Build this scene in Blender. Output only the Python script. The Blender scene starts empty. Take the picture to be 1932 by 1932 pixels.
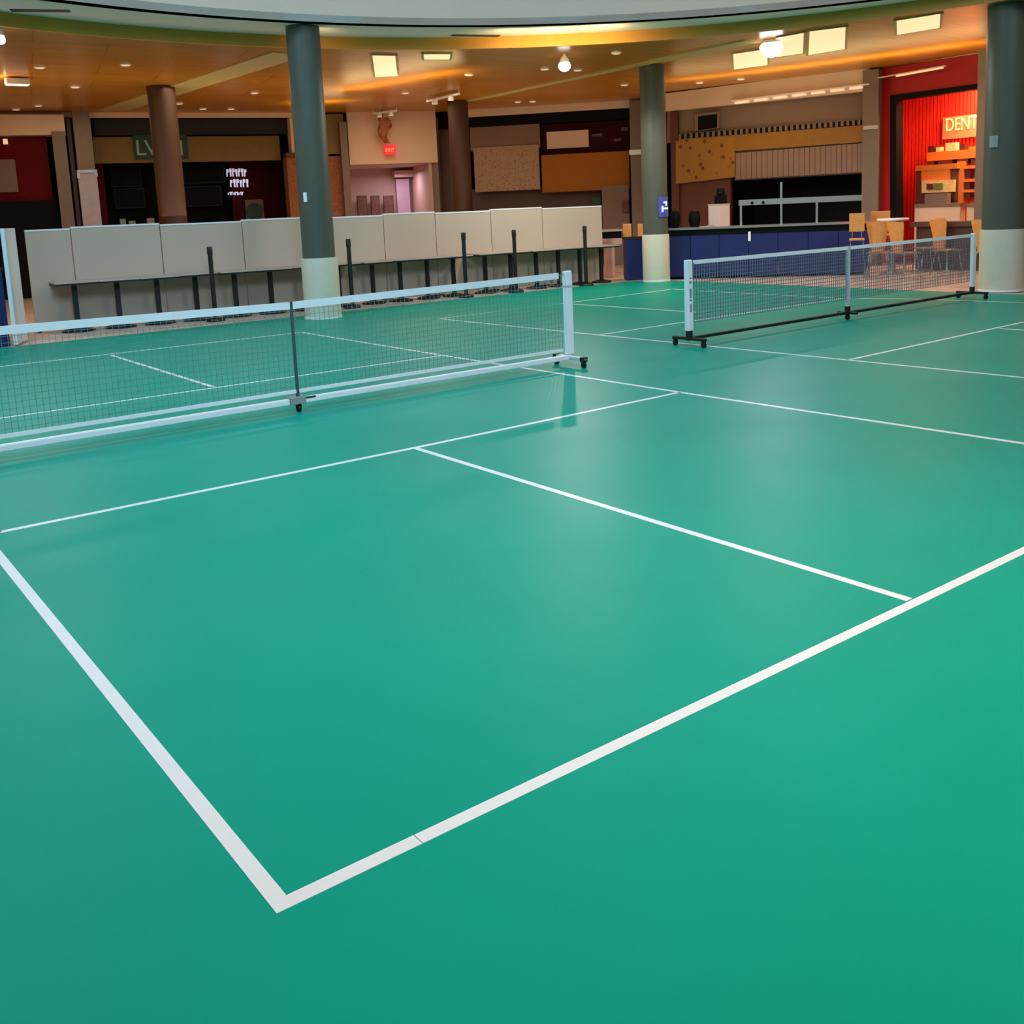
import bpy, math, random
from mathutils import Matrix, Vector

random.seed(7)
SC = bpy.context.scene
COL = SC.collection
PI = math.pi

# ------------------------------------------------------------------ camera
CAM = Vector((-0.881, -2.337, 1.807))
YAW, PITCH, ROLL = 0.645, 0.155, -0.043
FPX, CX, CY = 1893.369, 966 + 13.277, 966 - 274.432
FWD = Vector((math.sin(YAW) * math.cos(PITCH), math.cos(YAW) * math.cos(PITCH), -math.sin(PITCH)))
_r = Vector((math.cos(YAW), -math.sin(YAW), 0))
_u = _r.cross(FWD)
RIGHT = _r * math.cos(ROLL) + _u * math.sin(ROLL)
UP = -_r * math.sin(ROLL) + _u * math.cos(ROLL)
cd = bpy.data.cameras.new('camera')
cam = bpy.data.objects.new('camera', cd)
COL.objects.link(cam)
cam.matrix_world = Matrix(((RIGHT.x, UP.x, -FWD.x, CAM.x), (RIGHT.y, UP.y, -FWD.y, CAM.y),
                           (RIGHT.z, UP.z, -FWD.z, CAM.z), (0, 0, 0, 1)))
cd.sensor_width = 36
cd.sensor_fit = 'HORIZONTAL'
cd.lens = FPX / 1932 * 36
cd.shift_x = -13.277 / 1932
cd.shift_y = -274.432 / 1932
cd.clip_end = 200
SC.camera = cam

# ------------------------------------------------------------------ world, view, big lights
SC.view_settings.view_transform = 'Standard'
SC.view_settings.look = 'None'
SC.view_settings.exposure = 0.0
SC.view_settings.gamma = 1
SC.view_settings.use_curve_mapping = False
W = bpy.data.worlds.new('world')
SC.world = W
W.use_nodes = True
W.node_tree.nodes['Background'].inputs[0].default_value = (0.75, 0.8, 0.9, 1)
W.node_tree.nodes['Background'].inputs[1].default_value = 0.03


def area(name, loc, target, size, power, color, size_y=None, spread=PI):
    l = bpy.data.lights.new(name, 'AREA')
    l.energy = power
    l.color = color
    l.size = size
    if size_y:
        l.shape = 'RECTANGLE'
        l.size_y = size_y
    l.spread = spread
    o = bpy.data.objects.new(name, l)
    COL.objects.link(o)
    o.location = loc
    o.rotation_euler = (Vector(target) - Vector(loc)).to_track_quat('-Z', 'Y').to_euler()
    return o


def spot(name, loc, target, power, color, angle=2.6, radius=0.06, blend=0.6):
    l = bpy.data.lights.new(name, 'SPOT')
    l.energy = power
    l.color = color
    l.spot_size = angle
    l.spot_blend = blend
    l.shadow_soft_size = radius
    o = bpy.data.objects.new(name, l)
    COL.objects.link(o)
    o.location = loc
    o.rotation_euler = (Vector(target) - Vector(loc)).to_track_quat('-Z', 'Y').to_euler()
    return o


def point(name, loc, power, color, radius=0.1):
    l = bpy.data.lights.new(name, 'POINT')
    l.energy = power
    l.color = color
    l.shadow_soft_size = radius
    o = bpy.data.objects.new(name, l)
    COL.objects.link(o)
    o.location = loc
    return o


area('skylight', (5, 5.5, 9.3), (5, 5.5, 0), 7, 225, (0.28, 0.60, 1.0))
area('cool_rooflight', (0.6, -1.2, 7.6), (3.6, 9.5, 0.5), 3.0, 340, (0.46, 0.71, 1.0), spread=2.1)
area('right_fill', (10.5, -1.5, 8.4), (13.0, 8.0, 0.5), 2.4, 140, (0.92, 0.93, 1.0), spread=1.7)  # added fill without a fitting, brightens the farther net
area('far_rooflight', (-2.5, 9.5, 8.6), (4.0, 14.0, 0), 3.5, 720, (0.48, 0.74, 1.0))
area('near_rooflight', (4.0, -3.0, 7.0), (3.0, -1.6, 0), 2.6, 245, (1.0, 0.74, 0.52), spread=2.0)

# ------------------------------------------------------------------ materials
def lin(c):
    c = c / 255.0
    return c / 12.92 if c <= 0.04045 else ((c + 0.055) / 1.055) ** 2.4


def mat(name, rgb, rough=0.6, metal=0.0, var=0.06, scale=6.0, spec=0.5, emit=None, estr=0.0, kind=None, rgb2=None):
    m = bpy.data.materials.new(name)
    m.use_nodes = True
    nt = m.node_tree
    b = nt.nodes['Principled BSDF']
    b.inputs['Roughness'].default_value = rough
    b.inputs['Metallic'].default_value = metal
    b.inputs['Specular IOR Level'].default_value = spec
    c = [lin(x) for x in rgb]
    tc = nt.nodes.new('ShaderNodeTexCoord')
    nz = nt.nodes.new('ShaderNodeTexNoise')
    nz.inputs['Scale'].default_value = scale
    nz.inputs['Detail'].default_value = 4
    mp = nt.nodes.new('ShaderNodeMapping')
    nt.links.new(tc.outputs['Object'], mp.inputs['Vector'])
    nt.links.new(mp.outputs['Vector'], nz.inputs['Vector'])
    rp = nt.nodes.new('ShaderNodeValToRGB')
    a = [min(1, x * (1 - var)) for x in c]
    e = [min(1, x * (1 + var)) for x in c]
    rp.color_ramp.elements[0].position = 0.3
    rp.color_ramp.elements[1].position = 0.7
    rp.color_ramp.elements[0].color = (*a, 1)
    rp.color_ramp.elements[1].color = (*e, 1)
    nt.links.new(nz.outputs['Fac'], rp.inputs['Fac'])
    out = rp.outputs['Color']
    if kind == 'wood':
        mp.inputs['Scale'].default_value = (1, 9, 9)
    if kind == 'ceiling':
        mp.inputs['Scale'].default_value = (0.25, 2.2, 1)
        br = nt.nodes.new('ShaderNodeTexBrick')
        br.inputs['Scale'].default_value = 1.0
        br.inputs['Brick Width'].default_value = 2.4
        br.inputs['Row Height'].default_value = 1.2
        br.inputs['Mortar Size'].default_value = 0.012
        br.inputs['Mortar Smooth'].default_value = 0.2
        br.inputs['Color1'].default_value = (0.95, 0.95, 0.95, 1)
        br.inputs['Color2'].default_value = (1.05, 1.02, 1.0, 1)
        br.inputs['Mortar'].default_value = (0.55, 0.5, 0.45, 1)
        rot = nt.nodes.new('ShaderNodeMapping')
        rot.inputs['Rotation'].default_value = (0, 0, 0.2)
        nt.links.new(tc.outputs['Object'], rot.inputs['Vector'])
        nt.links.new(rot.outputs['Vector'], br.inputs['Vector'])
        mx = nt.nodes.new('ShaderNodeMix')
        mx.data_type = 'RGBA'
        mx.blend_type = 'MULTIPLY'
        mx.inputs['Factor'].default_value = 1
        nt.links.new(out, mx.inputs[6])
        nt.links.new(br.outputs['Color'], mx.inputs[7])
        out = mx.outputs[2]
    if kind == 'tile':
        br = nt.nodes.new('ShaderNodeTexBrick')
        br.offset = 0
        br.inputs['Scale'].default_value = 1.0
        br.inputs['Brick Width'].default_value = 0.6
        br.inputs['Row Height'].default_value = 0.6
        br.inputs['Mortar Size'].default_value = 0.008
        br.inputs['Color1'].default_value = (1, 1, 1, 1)
        br.inputs['Color2'].default_value = (0.92, 0.9, 0.88, 1)
        br.inputs['Mortar'].default_value = (0.5, 0.46, 0.42, 1)
        nt.links.new(tc.outputs['Object'], br.inputs['Vector'])
        mx = nt.nodes.new('ShaderNodeMix')
        mx.data_type = 'RGBA'
        mx.blend_type = 'MULTIPLY'
        mx.inputs['Factor'].default_value = 1
        nt.links.new(out, mx.inputs[6])
        nt.links.new(br.outputs['Color'], mx.inputs[7])
        out = mx.outputs[2]
    if kind == 'speckle':
        vo = nt.nodes.new('ShaderNodeTexVoronoi')
        vo.inputs['Scale'].default_value = scale
        nt.links.new(tc.outputs['Object'], vo.inputs['Vector'])
        r2 = nt.nodes.new('ShaderNodeValToRGB')
        r2.color_ramp.elements[0].position = 0.16
        r2.color_ramp.elements[1].position = 0.30
        r2.color_ramp.elements[0].color = (*[lin(x) for x in rgb2], 1)
        r2.color_ramp.elements[1].color = (*c, 1)
        nt.links.new(vo.outputs['Distance'], r2.inputs['Fac'])
        out = r2.outputs['Color']
    nt.links.new(out, b.inputs['Base Color'])
    if kind == 'floor':
        # faint wear in the gloss of the sheet floor
        n2 = nt.nodes.new('ShaderNodeTexNoise')
        n2.inputs['Scale'].default_value = 0.9
        n2.inputs['Detail'].default_value = 3
        nt.links.new(tc.outputs['Object'], n2.inputs['Vector'])
        mr = nt.nodes.new('ShaderNodeMapRange')
        mr.inputs['To Min'].default_value = rough - 0.05
        mr.inputs['To Max'].default_value = rough + 0.05
        nt.links.new(n2.outputs['Fac'], mr.inputs['Value'])
        nt.links.new(mr.outputs['Result'], b.inputs['Roughness'])
    if emit:
        b.inputs['Emission Color'].default_value = (*[lin(x) for x in emit], 1)
        b.inputs['Emission Strength'].default_value = estr
    return m


M = {}
M['court'] = mat('court_green', (2, 157, 134), 0.42, var=0.04, scale=0.8, spec=0.10, kind='floor')
M['line'] = mat('white_tape', (236, 236, 236), 0.38, var=0.02)
M['tile'] = mat('beige_tile', (222, 196, 178), 0.35, var=0.05, kind='tile')
M['plaster'] = mat('white_plaster', (240, 208, 186), 0.8, var=0.02, scale=1)
M['soffit'] = mat('soffit_paint', (232, 232, 228), 0.7, var=0.02, scale=1)
M['fascia'] = mat('fascia_tan', (226, 154, 60), 0.55, var=0.05, scale=2)
M['wood'] = mat('ceiling_wood', (184, 122, 36), 0.30, var=0.16, scale=2.2, kind='ceiling')
M['strip'] = mat('ceiling_strip_paint', (190, 170, 110), 0.6, var=0.03)
M['cream'] = mat('cream_wall', (232, 200, 172), 0.7, var=0.03, scale=2)
M['taupe'] = mat('taupe_wall', (128, 106, 90), 0.7, var=0.04, scale=2)
M['pilaster'] = mat('taupe_pilaster', (126, 108, 94), 0.6, var=0.05)
M['metal_clad'] = mat('brushed_cladding', (180, 160, 150), 0.35, 0.3, var=0.05)
M['black'] = mat('black_panel', (6, 6, 7), 0.6, var=0.1, spec=0.15)
M['nearblack'] = mat('dark_interior', (13, 10, 9), 0.7, var=0.1, spec=0.15)
M['charcoal'] = mat('charcoal_paint', (46, 46, 46), 0.7, var=0.05, spec=0.2)
M['olive'] = mat('ochre_bulkhead', (128, 102, 48), 0.6, var=0.05)
M['darkred'] = mat('dark_red_tile', (96, 0, 6), 0.5, var=0.08, spec=0.1)
M['red'] = mat('store_red', (170, 6, 10), 0.55, var=0.05)
M['redslat'] = mat('red_slat', (232, 44, 26), 0.45, var=0.05)
M['maroon'] = mat('maroon_panel', (60, 2, 12), 0.5, var=0.08, spec=0.1)
M['yellow'] = mat('mustard_panel', (150, 104, 26), 0.5, var=0.04)
M['yellowspeck'] = mat('mustard_speckled', (158, 110, 28), 0.5, scale=4.2, kind='speckle', rgb2=(96, 52, 12))
M['orange'] = mat('amber_panel', (160, 94, 2), 0.5, var=0.05, spec=0.2)
M['mosaic'] = mat('beige_mosaic', (170, 136, 104), 0.5, scale=14, kind='speckle', rgb2=(110, 80, 60))
M['brick'] = mat('brown_brick', (150, 92, 58), 0.7, var=0.3, scale=18)
M['brown'] = mat('brown_wall', (92, 48, 26), 0.6, var=0.08)
M['darkbrown'] = mat('dark_brown_wall', (84, 60, 46), 0.6, var=0.08)
M['colbrown'] = mat('brown_column_paint', (66, 36, 10), 0.6, var=0.04)
M['colgrey'] = mat('grey_column_paint', (90, 92, 80), 0.45, var=0.03, spec=0.25)
M['colbase'] = mat('column_pad_cover', (220, 212, 188), 0.45, var=0.03)
M['panel'] = mat('partition_laminate', (198, 180, 160), 0.5, var=0.02, scale=1)
M['white'] = mat('white_enamel', (246, 246, 248), 0.35, var=0.02)
M['tableblack'] = mat('black_iron', (16, 17, 16), 0.5, var=0.1)
M['tabletop'] = mat('tabletop_laminate', (190, 176, 160), 0.4, var=0.04)
M['rubber'] = mat('black_rubber', (18, 22, 22), 0.6, var=0.1)
M['net'] = mat('net_cord_dark', (96, 146, 142), 0.8, var=0.1)
M['netgrey'] = mat('net_cord_grey', (120, 122, 132), 0.8, var=0.1)
M['strap'] = mat('net_strap', (60, 84, 82), 0.7, var=0.1)
M['rail'] = mat('silver_rail', (214, 216, 216), 0.32, 0.2, var=0.03)
M['ink'] = mat('dark_ink', (120, 126, 132), 0.6, var=0.1)
M['navy'] = mat('navy_panel', (8, 26, 92), 0.5, var=0.12, scale=3)
M['steel'] = mat('stainless', (190, 180, 172), 0.3, 0.8, var=0.05)
M['shutter'] = mat('shutter_slat', (142, 116, 100), 0.55, var=0.04)
M['orangewood'] = mat('beech_ply', (232, 160, 86), 0.4, var=0.1, kind='wood')
M['seat'] = mat('seat_laminate', (176, 150, 110), 0.45, var=0.08)
M['chrome'] = mat('chrome_leg', (200, 195, 190), 0.25, 0.8, var=0.03)
M['pinkwall'] = mat('corridor_pink', (204, 168, 162), 0.7, var=0.03)
M['lavender'] = mat('corridor_door', (205, 170, 200), 0.6, var=0.03)
M['poster'] = mat('poster_print', (110, 70, 66), 0.6, var=0.35, scale=9)
M['green'] = mat('dark_green_sign', (14, 62, 46), 0.5, var=0.1)
M['greenletter'] = mat('pale_green_letter', (150, 190, 170), 0.5, var=0.03)
M['box'] = mat('white_box', (226, 196, 180), 0.6, var=0.03)
M['shelfwood'] = mat('amber_shelf', (226, 120, 40), 0.45, var=0.12, kind='wood')
M['productdark'] = mat('product_dark', (96, 30, 14), 0.5, var=0.3, scale=12)
M['productlight'] = mat('product_light', (240, 196, 130), 0.5, var=0.15, scale=12)
M['productgreen'] = mat('product_green', (110, 120, 40), 0.5, var=0.2, scale=12)
M['sign'] = mat('sign_board', (244, 120, 76), 0.5, var=0.04)
M['signletter'] = mat('sign_letter', (255, 214, 140), 0.5, var=0.02, emit=(255, 190, 110), estr=0.35)
M['neon'] = mat('white_neon', (235, 230, 250), 0.5, var=0.05, emit=(220, 215, 245), estr=0.62)
M['bluesign'] = mat('blue_sign', (80, 90, 170), 0.4, var=0.1, emit=(70, 80, 180), estr=0.12)
M['exit'] = mat('exit_red', (200, 30, 40), 0.4, var=0.05, emit=(255, 40, 60), estr=0.7)
M['lamp'] = mat('lamp_lens', (255, 255, 255), 0.4, var=0.0, emit=(255, 250, 245), estr=6.0)
M['lampdim'] = mat('downlight_lens', (250, 225, 195), 0.4, var=0.0, emit=(255, 215, 175), estr=0.55)
M['reflectglow'] = mat('warm_reflection_glow', (90, 80, 60), 0.4, var=0.05, scale=3, emit=(255, 226, 172), estr=1.0)  # emission stands in for window reflections in the timber
M['amber'] = mat('terracotta_ornament', (160, 84, 30), 0.5, var=0.25, scale=8)
M['vent'] = mat('vent_dark', (40, 50, 46), 0.6, var=0.1)
M['greytag'] = mat('grey_box', (150, 156, 152), 0.5, var=0.03)


# ------------------------------------------------------------------ geometry helpers
class MB:
    def __init__(self):
        self.v, self.f = [], []

    def add(self, vs, fs):
        n = len(self.v)
        self.v += [tuple(x) for x in vs]
        self.f += [tuple(i + n for i in f) for f in fs]
        return self

    def hexa(self, b, t):
        return self.add(list(b) + list(t), [(3, 2, 1, 0), (4, 5, 6, 7), (0, 1, 5, 4), (1, 2, 6, 5), (2, 3, 7, 6), (3, 0, 4, 7)])

    def box(self, x0, y0, z0, x1, y1, z1):
        return self.hexa([(x0, y0, z0), (x1, y0, z0), (x1, y1, z0), (x0, y1, z0)], [(x0, y0, z1), (x1, y0, z1), (x1, y1, z1), (x0, y1, z1)])

    def bar(self, p0, p1, w, h):
        # rectangular bar between two points; w sideways, h in the plane holding z
        p0, p1 = Vector(p0), Vector(p1)
        d = (p1 - p0).normalized()
        s = d.cross(Vector((0, 0, 1)))
        s = s.normalized() if s.length > 1e-4 else Vector((1, 0, 0))
        n = s.cross(d)
        c = lambda p: [p - s * w / 2 - n * h / 2, p + s * w / 2 - n * h / 2, p + s * w / 2 + n * h / 2, p - s * w / 2 + n * h / 2]
        return self.hexa(c(p0), c(p1))

    def tube(self, p0, p1, r0, r1=None, n=16):
        p0, p1 = Vector(p0), Vector(p1)
        r1 = r0 if r1 is None else r1
        d = (p1 - p0).normalized()
        s = d.orthogonal().normalized()
        t = d.cross(s)
        vs = []
        for p, r in ((p0, r0), (p1, r1)):
            vs += [p + (s * math.cos(2 * PI * i / n) + t * math.sin(2 * PI * i / n)) * r for i in range(n)]
        fs = [(i, (i + 1) % n, n + (i + 1) % n, n + i) for i in range(n)]
        fs += [tuple(range(n))[::-1], tuple(range(n, 2 * n))]
        return self.add(vs, fs)

    def lathe(self, prof, c=(0, 0, 0), n=32):
        vs, fs = [], []
        for r, z in prof:
            vs += [(c[0] + r * math.cos(2 * PI * i / n), c[1] + r * math.sin(2 * PI * i / n), c[2] + z) for i in range(n)]
        for k in range(len(prof) - 1):
            for i in range(n):
                j = (i + 1) % n
                fs.append((k * n + i, k * n + j, (k + 1) * n + j, (k + 1) * n + i))
        fs.append(tuple(range(n))[::-1])
        fs.append(tuple(range((len(prof) - 1) * n, len(prof) * n)))
        return self.add(vs, fs)

    def prism(self, pts, z0, z1):
        n = len(pts)
        vs = [(x, y, z0) for x, y in pts] + [(x, y, z1) for x, y in pts]
        return self.add(vs, [tuple(range(n))[::-1], tuple(range(n, 2 * n))] + [(i, (i + 1) % n, n + (i + 1) % n, n + i) for i in range(n)])

    def build(self, name, m, parent=None, origin=None, smooth=False, bevel=0.0):
        """links the collected shapes as ONE mesh object; world coordinates unless it has a parent given in local ones"""
        o0 = Vector(origin) if origin is not None else Vector((0, 0, 0))
        me = bpy.data.meshes.new(name)
        me.from_pydata([tuple(Vector(v) - o0) for v in self.v], [], self.f)
        me.materials.append(m)
        me.update()
        if smooth:
            me.polygons.foreach_set('use_smooth', [True] * len(me.polygons))
            me.set_sharp_from_angle(angle=0.7)
        o = bpy.data.objects.new(name, me)
        COL.objects.link(o)
        if parent is not None:
            o.parent = parent
        else:
            o.location = o0
        if bevel:
            bm = o.modifiers.new('bevel', 'BEVEL')
            bm.width = bevel
            bm.segments = 2
            bm.limit_method = 'ANGLE'
        return o


def tag(o, label=None, cat=None, group=None, kind=None):
    for k, v in (('label', label), ('category', cat), ('group', group), ('kind', kind)):
        if v:
            o[k] = v
    return o


def empty(name, loc, rz=0.0):
    o = bpy.data.objects.new(name, None)
    COL.objects.link(o)
    o.location = loc
    o.rotation_euler = (0, 0, rz)
    o.empty_display_size = 0.2
    return o


def copy_tree(o, parent=None):
    c = o.copy()
    COL.objects.link(c)
    if parent is not None:
        c.parent = parent
    for ch in list(o.children):
        copy_tree(ch, c)
    return c


def struct(o):
    o['kind'] = 'structure'
    return o


ORD = ['first', 'second', 'third', 'fourth', 'fifth', 'sixth', 'seventh', 'eighth', 'ninth', 'tenth', 'eleventh', 'twelfth',
       'thirteenth', 'fourteenth', 'fifteenth', 'sixteenth', 'seventeenth', 'eighteenth', 'nineteenth', 'twentieth']


def ray(u, v):
    return RIGHT * ((u - CX) / FPX) - UP * ((v - CY) / FPX) + FWD


def at(u, v, z=0.0):
    """the place on the level plane z seen at (u, v) of the photograph"""
    d = ray(u, v)
    return CAM + d * ((z - CAM.z) / d.z)


class Wall:
    """a vertical plane through two floor points; d is the distance out of it towards the hall"""

    def __init__(self, a, b):
        self.a = Vector((a[0], a[1]))
        self.L = (Vector((b[0], b[1])) - self.a).length
        self.t = (Vector((b[0], b[1])) - self.a) / self.L
        self.n = Vector((self.t.y, -self.t.x))
        if self.n.dot(Vector((CAM.x, CAM.y)) - self.a) < 0:
            self.n = -self.n

    def sz(self, u, v, d=0.0):
        r = ray(u, v)
        a = self.a + self.n * d
        k = (a - Vector((CAM.x, CAM.y))).dot(self.n) / Vector((r.x, r.y)).dot(self.n)
        p = CAM + r * k
        return (Vector((p.x, p.y)) - a).dot(self.t), p.z

    def p(self, s, z, d=0.0):
        q = self.a + self.t * s + self.n * d
        return Vector((q.x, q.y, z))

    def block(self, mb, s0, s1, z0, z1, d, th):
        f = [self.p(s0, z0, d), self.p(s1, z0, d), self.p(s1, z1, d), self.p(s0, z1, d)]
        b = [self.p(s0, z0, d - th), self.p(s1, z0, d - th), self.p(s1, z1, d - th), self.p(s0, z1, d - th)]
        # orientation: make faces point outwards
        mb.add(f + b, [(0, 1, 2, 3), (7, 6, 5, 4), (0, 4, 5, 1), (1, 5, 6, 2), (2, 6, 7, 3), (3, 7, 4, 0)])
        return mb

    def px(self, mb, u0, v0, u1, v1, d=0.0, th=0.1, z0=None, z1=None):
        """slab whose front shows top-left (u0, v0) and bottom-right (u1, v1)"""
        sa, zt = self.sz(u0, v0, d)
        sb, zb = self.sz(u1, v1, d)
        return self.block(mb, sa, sb, zb if z0 is None else z0, zt if z1 is None else z1, d, th)

    def mid(self, u0, v0, u1, v1, d=0.0):
        sa, zt = self.sz(u0, v0, d)
        sb, zb = self.sz(u1, v1, d)
        return self.p((sa + sb) / 2, (zt + zb) / 2, d)

    def quad(self, mb, uv, d=0.0, th=0.1):
        """slab whose front outline is the given list of photo corners"""
        q = [self.sz(u, v, d) for u, v in uv]
        n = len(q)
        f = [self.p(s, z, d) for s, z in q] + [self.p(s, z, d - th) for s, z in q]
        mb.add(f, [tuple(range(n)), tuple(range(n, 2 * n))[::-1]] + [(i, n + i, n + (i + 1) % n, (i + 1) % n) for i in range(n)])
        return mb


def thing_slab(wall, name, m, uv, label, cat, d=0.05, th=0.06, group=None, z0=None, z1=None, parent=None):
    mb = MB()
    if len(uv) == 2:
        wall.px(mb, *uv[0], *uv[1], d=d, th=th, z0=z0, z1=z1)
    else:
        wall.quad(mb, uv, d, th)
    us = [q[0] for q in uv]
    vs = [q[1] for q in uv]
    o = mb.build(name, m, parent=parent, origin=None if parent is not None else wall.mid(min(us), min(vs), max(us), max(vs), d))
    if label:
        tag(o, label, cat, group)
    return o


def text(body, size, loc, rot, m, parent, name='lettering', extrude=0.01, align='LEFT', sx=1.0):
    cu = bpy.data.curves.new('letter_shapes', 'FONT')
    cu.body = body
    cu.size = size
    cu.extrude = extrude
    cu.align_x = align
    cu.materials.append(m)
    t = bpy.data.objects.new('letter_shapes', cu)
    COL.objects.link(t)
    me = bpy.data.meshes.new_from_object(t.evaluated_get(bpy.context.evaluated_depsgraph_get()))
    bpy.data.objects.remove(t)
    me.materials.clear()
    me.materials.append(m)
    o = bpy.data.objects.new(name, me)
    COL.objects.link(o)
    o.location = loc
    o.rotation_euler = rot
    o.scale = (sx, 1, 1)
    if parent is not None:
        o.parent = parent
    return o


def wall_rot(w):
    # local x along the wall as read from the hall, local y up
    x = Vector((w.t.x, w.t.y, 0))
    n = Vector((w.n.x, w.n.y, 0))
    if x.cross(Vector((0, 0, 1))).dot(n) < 0:
        x = -x
    return Matrix((x, Vector((0, 0, 1)), n)).transposed().to_euler()


ZC = 4.93      # timber ceiling
ZS = 5.14      # pale soffit ring

# facade planes of the shops round the hall
P1 = Wall((-3.0, 29.3), (12.6, 26.0))
P2 = Wall((12.6, 26.0), (17.1, 24.3))
P3 = Wall((17.1, 24.3), (21.0, 20.2))
P4 = Wall((20.55, 18.8), (22.3, 12.9))
P5 = Wall((22.3, 12.9), (22.25, 6.0))

# ------------------------------------------------------------------ floor
struct(MB().box(-16, -14, -0.2, 30, 34, -0.012).build('floor', M['tile']))
g = MB().prism([(-12, -12), (16.35, -12), (16.35, 13.9), (15.75, 15.3), (-12, 15.0)], -0.012, 0.0).build('floor_court', M['court'])
struct(g)


def strip(mb, p, q, w=0.05, ext=0.0):
    p, q = Vector((p[0], p[1])), Vector((q[0], q[1]))
    d = (q - p).normalized()
    n = Vector((-d.y, d.x)) * w / 2
    p = p - d * ext
    q = q + d * ext
    mb.prism([tuple(p - n), tuple(q - n), tuple(q + n), tuple(p + n)], 0.0, 0.0015)


def court(lines, name):
    mb = MB()
    for p, q, w in lines:
        strip(mb, p, q, w)
    return mb.build(name, M['line'], parent=g)


A = lambda u, v: (at(u, v).x, at(u, v).y)
court([((0.0255, 0.0), (0.0, 12.72), 0.051), ((0.051, 0.0255), (0.452, 0.0255), 0.051), ((0.4545, 0.0255), (3.06, 0.0255), 0.051), ((3.06, 0.0255), (6.16, 0.035), 0.051),
       ((6.16, -0.0), A(1932, 836.8), 0.05), (A(1932, 836.8), A(1282.5, 740.2), 0.05), (A(1282.5, 740.2), A(835, 670.5), 0.05),
       (A(835, 670.5), A(569, 627), 0.05),
       ((0.06, 4.37), A(0, 1004), 0.05), (A(0, 1004), A(785, 844.5), 0.05), (A(785, 844.5), A(1282.5, 740.2), 0.05),
       ((3.06, 0.06), A(785.3, 846), 0.05),
       ((0.05, 8.5), A(407, 731.4), 0.05), (A(407, 731.4), A(835, 670.5), 0.05),
       (A(407, 731.4), A(211, 670.5), 0.05),
       ((0.0, 12.7), A(0, 691.7), 0.05), (A(0, 691.7), A(569, 627), 0.05)], 'court_markings')
court([((8.95, -0.8), A(1932, 712.5), 0.05), (A(1932, 712.5), A(1600, 679.3), 0.05), (A(1600, 679.3), A(1129, 632), 0.05),
       (A(1129, 632), A(829, 601.5), 0.05),
       (A(829, 601.5), A(1060, 573), 0.05), (A(1060, 573), A(1268, 545.5), 0.05),
       (A(1268, 545.5), A(1360, 551), 0.05), (A(1360, 551), A(1590, 563), 0.05), (A(1590, 563), A(1720, 564), 0.05), (A(1720, 564), A(1932, 571), 0.05),
       (A(1129, 632), A(1590, 563), 0.05), (A(1600, 679.3), A(1932, 607.5), 0.05),
       (A(1070, 573), A(1312, 589), 0.05), (A(1885, 620), (12.3, 0.0), 0.05)], 'court_markings')

# ------------------------------------------------------------------ ceiling, soffit ring, fascia, dome
CC = Vector((5.40, 3.15))
RI = 10.99


def ring_out(th):
    t = th if math.sin(th) >= 0 else -th
    dx, dy = math.cos(t), math.sin(t)
    ox, oy = CC.x - 5.44, CC.y - 4.41
    b = ox * dx + oy * dy
    c = ox * ox + oy * oy - 11.18 ** 2
    return max(RI + 0.32, -b + math.sqrt(b * b - c))


NR = 160
ths = [2 * PI * i / NR for i in range(NR)]
inn = [(CC.x + RI * math.cos(t), CC.y + RI * math.sin(t)) for t in ths]
out = [(CC.x + ring_out(t) * math.cos(t), CC.y + ring_out(t) * math.sin(t)) for t in ths]
big = [(CC.x + 34 * math.cos(t), CC.y + 34 * math.sin(t)) for t in ths]


def annulus(a, b, z0, z1):
    mb = MB()
    n = len(a)
    vs = [(x, y, z0) for x, y in a] + [(x, y, z0) for x, y in b] + [(x, y, z1) for x, y in a] + [(x, y, z1) for x, y in b]
    fs = []
    for i in range(n):
        j = (i + 1) % n
        fs += [(i, n + i, n + j, j), (2 * n + i, 2 * n + j, 3 * n + j, 3 * n + i), (i, j, 2 * n + j, 2 * n + i), (n + i, 3 * n + i, 3 * n + j, n + j)]
    return mb.add(vs, fs)


def band(a, z0, z1, th):
    o = [(CC.x + (x - CC.x) * (1 + th), CC.y + (y - CC.y) * (1 + th)) for x, y in a]
    return annulus(a, o, z0, z1)


struct(annulus(out, big, ZC, ZC + 0.12).build('ceiling', M['wood'], smooth=False))
struct(annulus(inn, out, ZS, ZS + 0.12).build('ceiling_ring', M['soffit'], smooth=False))
struct(band(out, ZC - 0.005, ZS - 0.002, -0.005).build('trim_1', M['fascia'], smooth=True))
struct(band(inn, ZS + 0.0, 10.0, 0.02).build('wall_dome', M['plaster'], smooth=True))
dome = MB()
dome.prism([(CC.x + 11.2 * math.cos(t), CC.y + 11.2 * math.sin(t)) for t in ths[::2]], 10.0, 10.2)
struct(dome.build('ceiling_dome', M['plaster']))


def slot(u0, u1, v, label):
    a, b = at(u0, v, ZS), at(u1, v + 1.5, ZS)
    mb = MB()
    mb.bar((a.x, a.y, ZS - 0.004), (b.x, b.y, ZS - 0.004), 0.16, 0.012)
    o = mb.build('air_vent', M['vent'], origin=(a + b) / 2)
    tag(o, label, 'vent')


slot(852, 942, 66, 'dark slot vent in the pale ceiling ring, right of the tall column top')
slot(20, 132, 19, 'dark slot vent in the pale ceiling ring near the top left corner')


def ceil_strip(pts, w, name):
    mb = MB()
    for (a, b) in zip(pts[:-1], pts[1:]):
        p, q = at(*a, ZC), at(*b, ZC)
        mb.bar((p.x, p.y, ZC - 0.012), (q.x, q.y, ZC - 0.012), w, 0.03)
    return struct(mb.build(name, M['strip']))


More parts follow.
